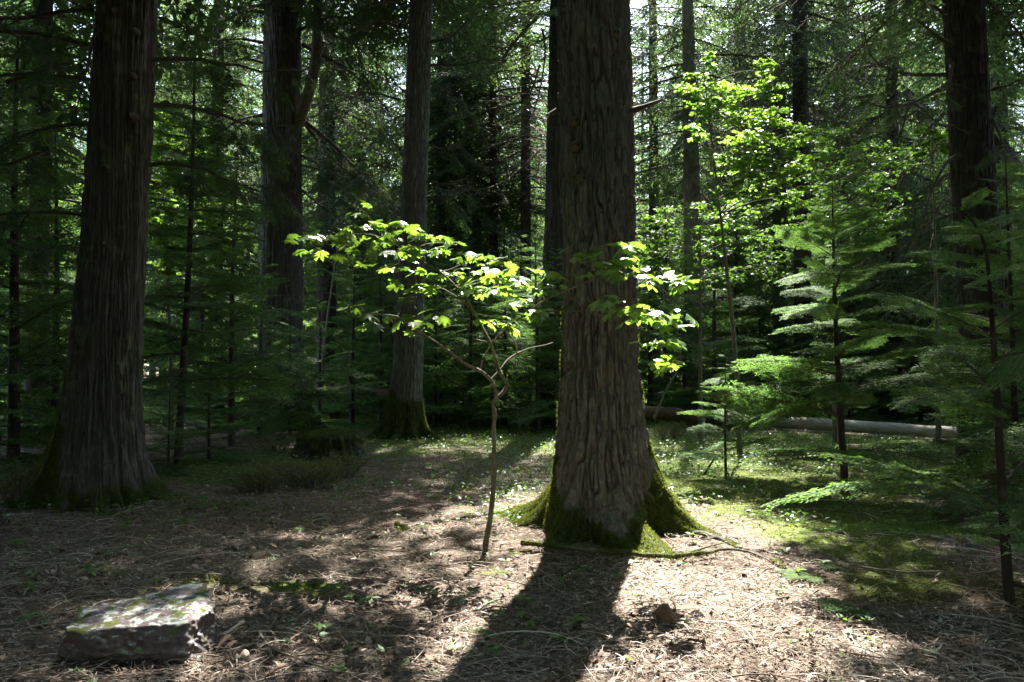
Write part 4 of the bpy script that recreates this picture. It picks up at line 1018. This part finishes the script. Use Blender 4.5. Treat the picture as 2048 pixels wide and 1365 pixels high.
# ------------------------------------------------------------------ logs, stump, rock, fallen branches
def log(label, a, b, ra, rb, seed, mat, sink=.25):
    pts = smooth_poly([a, (a + b) / 2 + [0, 0, .03], b], 60); n = 60; sides = 26
    root = empty("fallen_log", (a + b) / 2, label, "log")
    v, f = tube(pts, np.linspace(ra, rb, n), sides)
    c = np.repeat(pts, sides, 0); d = v - c
    k = 1 + .08 * vn(v[:, 0] * 2, v[:, 1] * 2, v[:, 2] * 6 + seed) + .05 * vn(v[:, 0] * 9, v[:, 1] * 9, v[:, 2] * 30)
    v = c + d * k[:, None]
    m = sstep(.2, .7, vn(v[:, 0] * 1.2, v[:, 1] * 1.2, v[:, 2] * 3 + seed)) * .6
    o = mesh_np("bark", v, f, mat, attrs={"moss": m}, smooth=True); child(o, root)
    for e, p in ((0, pts[0]), (1, pts[-1])):
        ring = v[:sides] if e == 0 else v[-sides:]
        V = np.vstack([p + (p - pts[1 if e == 0 else -2]) * .02, ring]); Fc = np.array([(0, 1 + i, 1 + (i + 1) % sides) for i in range(sides)])
        o = mesh_np("cut_end", V, Fc, M['wood'], attrs={"tint": np.full(len(V), .7)}); child(o, root)
    return root
LOGM = bark_mat("weathered_log", (.19, .16, .135), (.31, .275, .24), (.44, .40, .35), sc=(6, 6, 30), lichen=.5)
BRN = bark_mat("rotting_log", (.07, .042, .028), (.12, .075, .05), (.19, .125, .085), sc=(6, 6, 30), lichen=.3)
log("long pale weathered log lying behind the hemlock saplings at right", P(1370, 836, 24.0), P(2003, 873, 17.2), .15, .115, 3, LOGM)
log("shorter brown mossy log end beside the massive fir in front of the pale log", P(1262, 822, 23.0), P(1405, 838, 21.5), .16, .15, 5, BRN)
log("reddish brown rotting log on the ground left of the leaning trunk", P(640, 776, 27), P(782, 792, 25), .20, .17, 7, BRN)

def chisel_rock(name, label, loc, size, seed, mat, planes=14, cat="rock", sub=40, top_tilt=None, group=None, rz=0.0):
    r = np.random.default_rng(seed)
    # sphere grid
    th = np.linspace(0, math.pi, sub); ph = np.linspace(0, 2 * math.pi, sub * 2, endpoint=False)
    T, Pp = np.meshgrid(th, ph, indexing='ij')
    D = np.stack([np.sin(T) * np.cos(Pp), np.sin(T) * np.sin(Pp), np.cos(T)], -1).reshape(-1, 3)
    ns = r.normal(0, 1, (planes, 3)); ns /= np.linalg.norm(ns, axis=1, keepdims=True); ds = r.uniform(.72, .95, planes)
    ex = [((-.05, -.12, 1.0), .62), ((.12, -1, -.35), .68), ((-1, -.25, .2), .8), ((1, -.1, .1), .82)] if top_tilt else []
    for nrm, dd in ex:
        nrm = np.array(nrm); ns = np.vstack([ns, nrm / np.linalg.norm(nrm)]); ds = np.append(ds, dd)
    dots = D @ ns.T
    rad = np.min(np.where(dots > .05, ds / np.maximum(dots, .05), 9), axis=1)
    rad = np.minimum(rad, 1.25)
    rad = rad * (1 + .05 * vn(D[:, 0] * 3.5, D[:, 1] * 3.5, D[:, 2] * 3.5 + seed) + .035 * vn(D[:, 0] * 9, D[:, 1] * 9, D[:, 2] * 9) + .02 * vn(D[:, 0] * 21, D[:, 1] * 21, D[:, 2] * 21) + .010 * vn(D[:, 0] * 45, D[:, 1] * 45, D[:, 2] * 45))
    V = D * rad[:, None] * np.array(size)
    n2 = sub * 2
    i = np.arange(sub - 1)[:, None]; j = np.arange(n2)[None, :]; j2 = (j + 1) % n2
    F = np.stack([i * n2 + j, (i + 1) * n2 + j, (i + 1) * n2 + j2, i * n2 + j2], -1).reshape(-1, 4)
    c, s = math.cos(rz), math.sin(rz); V = V @ np.array([[c, s, 0], [-s, c, 0], [0, 0, 1]])
    o = mesh_np(name, V, F, mat, attrs={"moss": np.zeros(len(V))}, smooth=True); o.location = [float(q) for q in loc]
    return tag(o, label, cat, group), V, F

def rock_mat():
    m = bpy.data.materials.new("lichen_rock"); nt, ln = nodes_of(m)
    b = nt["Principled BSDF"]; b.inputs["Roughness"].default_value = .9; b.inputs["Specular IOR Level"].default_value = .2
    tc = nt.new("ShaderNodeTexCoord")
    def noise(s, d=6, r=.6):
        k = nt.new("ShaderNodeTexNoise"); k.inputs["Scale"].default_value = s; k.inputs["Detail"].default_value = d; k.inputs["Roughness"].default_value = r
        ln.new(tc.outputs["Object"], k.inputs[0]); return k
    n1 = noise(38, 8, .7); r1 = ramp(nt, [(.3, (.06, .05, .05)), (.55, (.12, .095, .095)), (.75, (.19, .155, .15))]); ln.new(n1.outputs[0], r1.inputs[0])
    n2 = noise(13, 8, .68); f2 = ramp(nt, [(.50, (0, 0, 0)), (.54, (1, 1, 1))]); ln.new(n2.outputs[0], f2.inputs[0])
    n2b = noise(60); r2 = ramp(nt, [(.3, (.26, .27, .24)), (.7, (.42, .44, .39))]); ln.new(n2b.outputs[0], r2.inputs[0])
    mp = nt.new("ShaderNodeMapping"); mp.inputs["Location"].default_value = (3, 7, 1); ln.new(tc.outputs["Object"], mp.inputs[0])
    n3 = nt.new("ShaderNodeTexNoise"); n3.inputs["Scale"].default_value = 11; n3.inputs["Detail"].default_value = 6; ln.new(mp.outputs[0], n3.inputs[0])
    f3 = ramp(nt, [(.54, (0, 0, 0)), (.58, (1, 1, 1))]); ln.new(n3.outputs[0], f3.inputs[0])
    r3 = ramp(nt, [(.3, (.05, .062, .012)), (.7, (.12, .13, .028))]); ln.new(n2b.outputs[0], r3.inputs[0])
    def mix(f, a, c):
        k = nt.new("ShaderNodeMix"); k.data_type = 'RGBA'; ln.new(f, k.inputs["Factor"]); ln.new(a, k.inputs["A"]); ln.new(c, k.inputs["B"]); return k.outputs["Result"]
    # lichen and moss grow on the upward faces only
    ge = nt.new("ShaderNodeNewGeometry"); sx = nt.new("ShaderNodeSeparateXYZ"); ln.new(ge.outputs["Normal"], sx.inputs[0])
    up = nt.new("ShaderNodeMapRange"); up.inputs[1].default_value = .3; up.inputs[2].default_value = .7; ln.new(sx.outputs[2], up.inputs[0])
    def mul(a, c):
        k = nt.new("ShaderNodeMath"); k.operation = 'MULTIPLY'; ln.new(a, k.inputs[0]); ln.new(c, k.inputs[1]); return k.outputs[0]
    c = mix(mul(f2.outputs[0], up.outputs[0]), r1.outputs[0], r2.outputs[0]); c = mix(mul(f3.outputs[0], up.outputs[0]), c, r3.outputs[0])
    ln.new(c, b.inputs["Base Color"])
    bp = nt.new("ShaderNodeBump"); bp.inputs["Strength"].default_value = .5; bp.inputs["Distance"].default_value = .02
    ln.new(n1.outputs[0], bp.inputs["Height"]); ln.new(bp.outputs[0], b.inputs["Normal"])
    return m
M['rock'] = rock_mat()
chisel_rock("boulder", "flat topped boulder with white lichen and moss at lower left", (-1.97, 4.82, .04), (.46, .42, .29), 8, M['rock'], 8, sub=130, top_tilt=True)
STONE = bark_mat("brown_stone", (.08, .05, .035), (.14, .09, .06), (.2, .14, .10), sc=(20, 20, 20), lichen=0)
g = G(1330, 1250)
chisel_rock("stone", "small brown upright stone on the sunlit litter in front of the massive fir", g + [0, 0, .035], (.05, .035, .075), 12, STONE, 9, "stone", 24)

# mossy stump
def stump():
    c = G(648, 922); root = empty("tree_stump", c, "low rotting stump with a mossy top right of the left cedar", "stump")
    rr_ = .5
    V, F, mo = make_trunk((c[0], c[1] + .45), [(-.2, .60), (0, .56), (.15, .5), (.34, .46), (.40, .38), (.44, .22), (.46, .05)], [(0, 0), (1, 0)], [(a, .14, .3, .2) for a in (-2.2, -1.2, -.2, 3)], 150, .44, .012, .45, 'cedar', 71, lambda T, Z, nz: sstep(.3, .6, sstep(.10, .38, Z + .2 * nz) + .4 * nz), c[2], .13)
    o = mesh_np("trunk", V, F, M['dark_bark'], attrs={"moss": mo}, smooth=True); child(o, root)
    moss_on(V, F, mo, 9000, o, .015, .045, 1.4)
stump()

def fallen_branch(label, pxs, r0, r1, seed, lift=.02, moss=.6, forks=(), mat='twig_bark'):
    pts = smooth_poly([G(*q) for q in pxs], 40); pts[:, 2] = gz(pts[:, 0], pts[:, 1]) + np.linspace(r0, r1, 40) * .6 + lift
    root = empty("fallen_branch", pts[20], label, "branch")
    v, f = tube(pts + .008 * np.stack([vn(pts[:, 0] * 7, seed), vn(pts[:, 0] * 7, seed + 5.), vn(pts[:, 0] * 9, seed + 3.)], -1), np.linspace(r0, r1, 40) * (1 + .2 * vn(pts[:, 0] * 15, pts[:, 1] * 15)), 8)
    m = sstep(-.1, .5, vn(v[:, 0] * 5, v[:, 1] * 5, v[:, 2] * 5) + moss - .6) * .8
    o = mesh_np("stick", v, f, M[mat], attrs={"moss": m}, smooth=True); child(o, root)
    if moss > .4: moss_on(v, f, m, 2500, o, .006, .02)
    for fk in forks:
        q = smooth_poly([G(*a) for a in fk], 16); q[:, 2] = gz(q[:, 0], q[:, 1]) + .02 + lift * .6
        v, f = tube(q, np.linspace(r1 * 1.2, .003, 16), 6); o = mesh_np("side_branch", v, f, M[mat], attrs={"moss": np.zeros(len(v))}, smooth=True); child(o, root)
fallen_branch("long mossy fallen branch lying across the front of the massive fir", [(1042, 1100), (1110, 1106), (1190, 1117), (1260, 1122), (1330, 1128), (1400, 1122), (1440, 1115)], .022, .014, 1, .05, .8, [[(1390, 1123), (1440, 1112), (1490, 1115), (1530, 1130), (1545, 1140)], [(1350, 1128), (1410, 1108), (1450, 1098)]])
fallen_branch("thin grey fallen branch right of the boulder", [(508, 1262), (540, 1300), (590, 1325), (650, 1342), (720, 1362)], .008, .004, 2, .02, .2, [[(590, 1325), (640, 1322), (700, 1330)]], 'maple_bark')
fallen_branch("short pale crooked stick on the edge of the fir's shadow", [(950, 1228), (975, 1214), (1005, 1205)], .010, .005, 3, .02, .2, (), 'maple_bark')
fallen_branch("pale fallen twig in the bright litter at the bottom", [(1175, 1310), (1220, 1290), (1280, 1282), (1330, 1283)], .007, .003, 4, .015, .1, (), 'maple_bark')
fallen_branch("long thin fallen branch on the dark moss at lower right", [(1700, 1150), (1780, 1160), (1860, 1163), (1920, 1162)], .008, .004, 6, .06, .3, [[(1880, 1163), (1850, 1185), (1830, 1195)]], 'maple_bark')
# leaning broken stick by the small hemlock
a = G(1404, 952); 
acc = Acc(); v, f = tube(smooth_poly([a - [0, 0, .03], a + [.09, .02, .10], a + [.20, .03, .27]], 12), np.linspace(.018, .012, 12), 7); 
o = mesh_np("broken_stick", v, f, M['dark_bark'], attrs={"moss": np.zeros(len(v))}, smooth=True, loc=a); tag(o, "dark broken stick leaning out of the moss beside the small hemlock", "stick")

# wood chips
def chip(label, px, py, L, Wd, az, tilt, seed, tint):
    p = G(px, py); r = np.random.default_rng(seed)
    L *= .75; Wd *= .8
    n = 7; t = np.linspace(-.5, .5, n); w = Wd * (1 - np.abs(t * 1.7) ** 3) * (1 + r.normal(0, .25, n)) * .5 + .002
    top = np.stack([t * L, w, .008 + .006 * np.sin(t * 5)], -1); bt = np.stack([t * L, -w, .006 + .006 * np.cos(t * 4)], -1)
    up = np.array([0, 0, .006])
    V = np.concatenate([top, bt, top + up, bt + up]) @ rot(az, tilt, r.normal(0, .3)).T
    i = np.arange(n - 1); F = np.concatenate([np.stack(q, -1) for q in ([i, i + 1, n + i + 1, n + i], [2 * n + i, 3 * n + i, 3 * n + i + 1, 2 * n + i + 1], [i, 2 * n + i, 2 * n + i + 1, i + 1], [n + i, n + i + 1, 3 * n + i + 1, 3 * n + i])])
    o = mesh_np("wood_chip", V, F, M['wood'], attrs={"tint": np.full(len(V), tint)}); o.location = [float(q) for q in p + [0, 0, .02 + abs(math.sin(tilt)) * L * .4]]
    tag(o, label, "wood chip", "wood chips on the forest floor")
chip("tan pointed bark chip standing up above the boulder", 505, 1118, .12, .05, 1.4, 1.0, 1, .6)
chip("tan splintered wood chip lying right of the pointed chip", 545, 1100, .14, .05, 2.4, .1, 2, .6)
chip("reddish bark sliver at the right end of the boulder", 448, 1300, .16, .04, 1.2, .3, 3, .2)
chip("pale wood sliver leaning just right of the boulder", 470, 1275, .18, .03, .8, .4, 4, .9)
chip("yellowish wood flake left of the maple sapling foot", 610, 1238, .10, .035, .9, .25, 5, .8)
chip("curled pale flake below the right end of the boulder", 485, 1325, .09, .06, .4, .2, 6, .9)
chip("dark split wood chip on the bright litter at lower right", 1405, 1255, .10, .05, 2.4, .1, 7, .1)
chip("pinkish flat wood flake in the bright litter", 1390, 1235, .12, .05, .2, .0, 8, .85)
chip("orange wood sliver at the bottom edge below the boulder", 555, 1353, .12, .03, .8, .2, 9, .5)
chip("pale broad wood flake right of the small brown stone", 1565, 1195, .13, .06, 2.8, .1, 10, 1.0)

# ------------------------------------------------------------------ small plants
def herb(px, py, label, seed, n=5, size=.06, hh=.05, group="small herbs in the litter", mat='herb', tint=.6):
    r = np.random.default_rng(seed); p = G(px, py); acc = Acc()
    a0 = r.uniform(0, 6.28)
    out = [(0, 1), (.14, .75), (.24, .5), (.2, .25), (.05, 0), (-.05, 0), (-.2, .25), (-.24, .5), (-.14, .75)]
    T = leaf_template(out, .35)
    for k in range(n):
        put_leaf(acc, T, np.array([0, 0, hh]), a0 + k * 6.283 / n + r.normal(0, .25), r.normal(-.05, .25), r.normal(0, .2), size * r.uniform(.7, 1.2), float(np.clip(tint + r.normal(0, .12), 0, 1)))
    v, f = tube(np.array([[0, 0, -.01], [.003, 0, hh * .5], [0, 0, hh]]), [.002, .0016, .0012], 4)
    ft = np.concatenate([f[:, [0, 1, 2]], f[:, [0, 2, 3]]]); acc.add(v, ft, 0, .5)
    o = acc.build("herb_seedling", M[mat]); o.location = [float(q) for q in p]; tag(o, label, "seedling", group)
HERBS = [(1045, 1215, 6, .07, "whorled herb seedling in the fir's shadow, topmost of the trio", .06), (1048, 1242, 6, .065, "whorled herb seedling in the fir's shadow, middle of the trio", .05), (1062, 1262, 5, .055, "whorled herb seedling in the fir's shadow, lowest of the trio", .05),
    (1155, 1258, 6, .06, "bright herb seedling at the right edge of the fir's shadow", .06), (1120, 1292, 6, .06, "herb seedling just left of the pale fallen twig", .05), (985, 1320, 5, .06, "herb seedling at the bottom of the fir's shadow", .05), (970, 1282, 5, .055, "herb seedling on the left fringe of the fir's shadow", .05),
    (740, 1215, 5, .085, "broad leaved seedling between boulder and sapling foot", .06), (175, 1158, 6, .10, "large leaved seedling above the boulder", .07), (835, 1185, 4, .06, "small seedling left of the shadow beneath the sapling", .04), (870, 1196, 5, .06, "pale seedling below the maple sapling", .05), (1265, 1140, 6, .06, "sunlit starry seedling in front of the fallen branch, left one", .07), (1294, 1146, 6, .055, "sunlit starry seedling in front of the fallen branch, right one", .06),
    (1278, 1088, 4, .06, "sunlit seedling between two mossy front roots", .07), (1385, 1086, 6, .07, "bushy sunlit seedling at the tip of the right root", .07), (640, 1288, 3, .07, "three leaved bright seedling right of the boulder", .05), (700, 1302, 2, .06, "two leaved seedling near the bottom left of the sapling shadow", .04), (735, 1262, 4, .055, "small seedling below the broad leaved one", .05),
    (215, 1112, 5, .07, "pale seedling below the left cedar", .05), (205, 1142, 5, .07, "seedling just above the large leaved one", .05), (45, 1100, 5, .08, "seedling at the far left below the left cedar", .07), (60, 1190, 5, .08, "seedling at the left edge beside the boulder", .06), (55, 1250, 4, .08, "seedling at the left edge below the other", .05), (250, 1060, 5, .08, "fernlike seedling in front of the left cedar", .07), (370, 1050, 4, .09, "bright heart leaved seedling right of the left cedar foot", .06),
    (645, 1042, 4, .08, "bright seedling left of the root trail", .05), (605, 1070, 3, .06, "tiny seedling in the brown litter middle left", .05), (870, 968, 5, .09, "seedling between stump and maple sapling", .06), (850, 940, 5, .09, "seedling in the litter right of the stump", .06), (910, 985, 4, .08, "seedling left of the maple sapling stem", .05), (1060, 955, 5, .09, "seedling between sapling stem and fir", .06), (1540, 1090, 5, .06, "pale seedling on the dark moss right of the root", .05), (1650, 1135, 4, .06, "pale seedling under the hemlock boughs", .05), (1420, 1010, 5, .07, "seedling on sunlit moss right of the fir", .06), (1880, 1085, 4, .07, "round leaved seedling in the dark right corner", .06)]
for k, (px, py, n, s, lab, hh) in enumerate(HERBS): herb(px, py, lab, 900 + k, n, s, hh, tint=.7 if px > 1000 else .5)

def shrub(label, px, py, w, h, n, seed, leafm='cedar_leaf', tint=.55, leaves=True):
    r = np.random.default_rng(seed); c = G(px, py); root = empty("low_shrub", c, label, "shrub")
    wood = Acc(); lf = Acc()
    for k in range(n):
        a = r.uniform(0, 6.28); d = np.array([math.cos(a), math.sin(a) * .7, 0]) * r.uniform(.2, 1) * w
        b = c + d * .35; t = np.linspace(0, 1, 7)[:, None]
        pts = b + d * .65 * t + np.array([0, 0, 1]) * (h * r.uniform(.5, 1.1) * np.sin(t * 1.4)) + r.normal(0, .012, (7, 3)) * t
        v, f = tube(pts, np.linspace(.004, .0015, 7), 3); wood.add(v, f)
        for j in range(4):
            q = pts[r.integers(2, 7)]; e = q + np.array([r.normal(0, .06), r.normal(0, .06), r.uniform(.02, .10)])
            v, f = tube(np.stack([q, (q + e) / 2, e]), [.002, .0015, .001], 3); wood.add(v, f)
            if leaves:
                m = 9; C = q + (e - q) * r.uniform(0, 1.2, (m, 1)) + r.normal(0, .015, (m, 3))
                lf.quads(blades(C, np.array([0, 0, .4]), r.uniform(.012, .026, m), r.uniform(.006, .011, m), .8), 0, np.clip(tint + r.normal(0, .2, m), 0, 1))
    child(wood.build("stem", [M['twig_bark']]), root)
    if leaves: child(lf.build("foliage", M[leafm]), root)
M['shrub'] = leaf_mat("shrub_leaves", [(0, (.06, .078, .03)), (.5, (.115, .135, .05)), (1, (.18, .20, .08))], (1.4, 1.5, .5), .4, .6, .2)
shrub("olive twiggy huckleberry shrub in front of the stump", 620, 975, .75, .30, 120, 1, 'shrub')
shrub("low olive huckleberry shrub left of the stump shrub", 515, 985, .55, .26, 80, 2, 'shrub', .45)
shrub("small huckleberry shrub right of the stump", 690, 955, .4, .26, 60, 3, 'shrub')
shrub("green shrub tuft at the left foot of the massive fir in the background", 1095, 838, .7, .5, 70, 4, 'shrub', .6)
shrub("bare thin twiggy shrub in the clearing behind the maple sapling", 1045, 880, .3, .75, 8, 5, leaves=False)
shrub("dry twiggy shrub on the left under the far left trunk", 70, 960, .8, .6, 40, 6, 'shrub', .2)
shrub("dark tangle of shrub twigs at the left foot of the left cedar", 30, 1010, .6, .4, 60, 7, 'shrub', .2)
shrub("low green shrub behind the stump", 560, 905, .8, .25, 90, 8, 'shrub', .5)
shrub("pale twiggy shrub behind the small hemlock", 1340, 880, .5, .3, 60, 9, 'shrub', .6)

def fern(label, px, py, n, L, seed, tint=.5):
    r = np.random.default_rng(seed); c = G(px, py); root = empty("fern", c, label, "fern", "ferns round the left cedar")
    for k in range(n):
        acc = Acc(); a = k * 6.283 / n + r.normal(0, .3)
        put_spray(acc, FERNT[k % 2], np.array([0, 0, .0]), a, r.uniform(.5, .8), L * r.uniform(.7, 1.1), r.normal(0, .2), tint, wood_mi=1)
        acc.build("frond", [M['herb'], M['twig_bark']], root)
FERNT = [spray_template(s, 16, 0, .03, .04, .016, .75, .22) for s in (21, 22)]
fern("small fern at the right foot of the left cedar", 362, 1005, 7, .32, 1)
fern("bright low fern spreading right of the left cedar", 410, 1018, 7, .30, 2, .7)
fern("fern tuft in front of the low huckleberry shrub", 470, 1012, 6, .28, 3, .65)
fern("dim fern left of the left cedar", 45, 1015, 7, .38, 4, .3)
fern("tiny fern in front of the left cedar roots", 215, 1030, 6, .22, 5, .4)
# hemlock seedlings in the litter
for k, (px, py, L, lab) in enumerate(((1630, 1160, .28, "pale feathery hemlock sprig on the moss below the right boughs"), (1720, 1225, .30, "feathery hemlock sprig at the edge of the sunlit litter"), (1690, 1140, .22, "small hemlock sprig beneath the nodding hemlock"))):
    acc = Acc(); p = G(px, py)
    for j in range(3): put_spray(acc, FINE[j], np.array([0, 0, .02]), 2.6 + j * .9, .25, L * (1 - .15 * j), 0, .75)
    o = acc.build("hemlock_sprig", [M['hemlock'], M['twig_bark']]); o.location = [float(q) for q in p]; tag(o, lab, "sprig")

# ------------------------------------------------------------------ the damp air of the forest
if HAZE > 0:
    x0, x1, y0, y1, z0, z1 = -112, 112, -42, 122, -2.0, 42
    V = [(x, y, z) for z in (z0, z1) for y in (y0, y1) for x in (x0, x1)]
    o = mesh_np("haze", V, [(0, 2, 3, 1), (4, 5, 7, 6), (0, 1, 5, 4), (2, 6, 7, 3), (0, 4, 6, 2), (1, 3, 7, 5)], [bpy.data.materials.new("haze")])
    m = o.data.materials[0]; nt, ln = nodes_of(m); nt.remove(nt["Principled BSDF"])
    pv = nt.new("ShaderNodeVolumePrincipled"); pv.inputs["Color"].default_value = (.86, .92, .88, 1); pv.inputs["Density"].default_value = HAZE
    pv.inputs["Anisotropy"].default_value = .3
    ln.new(pv.outputs[0], nt["Material Output"].inputs["Volume"]); tag(o, kind="stuff")
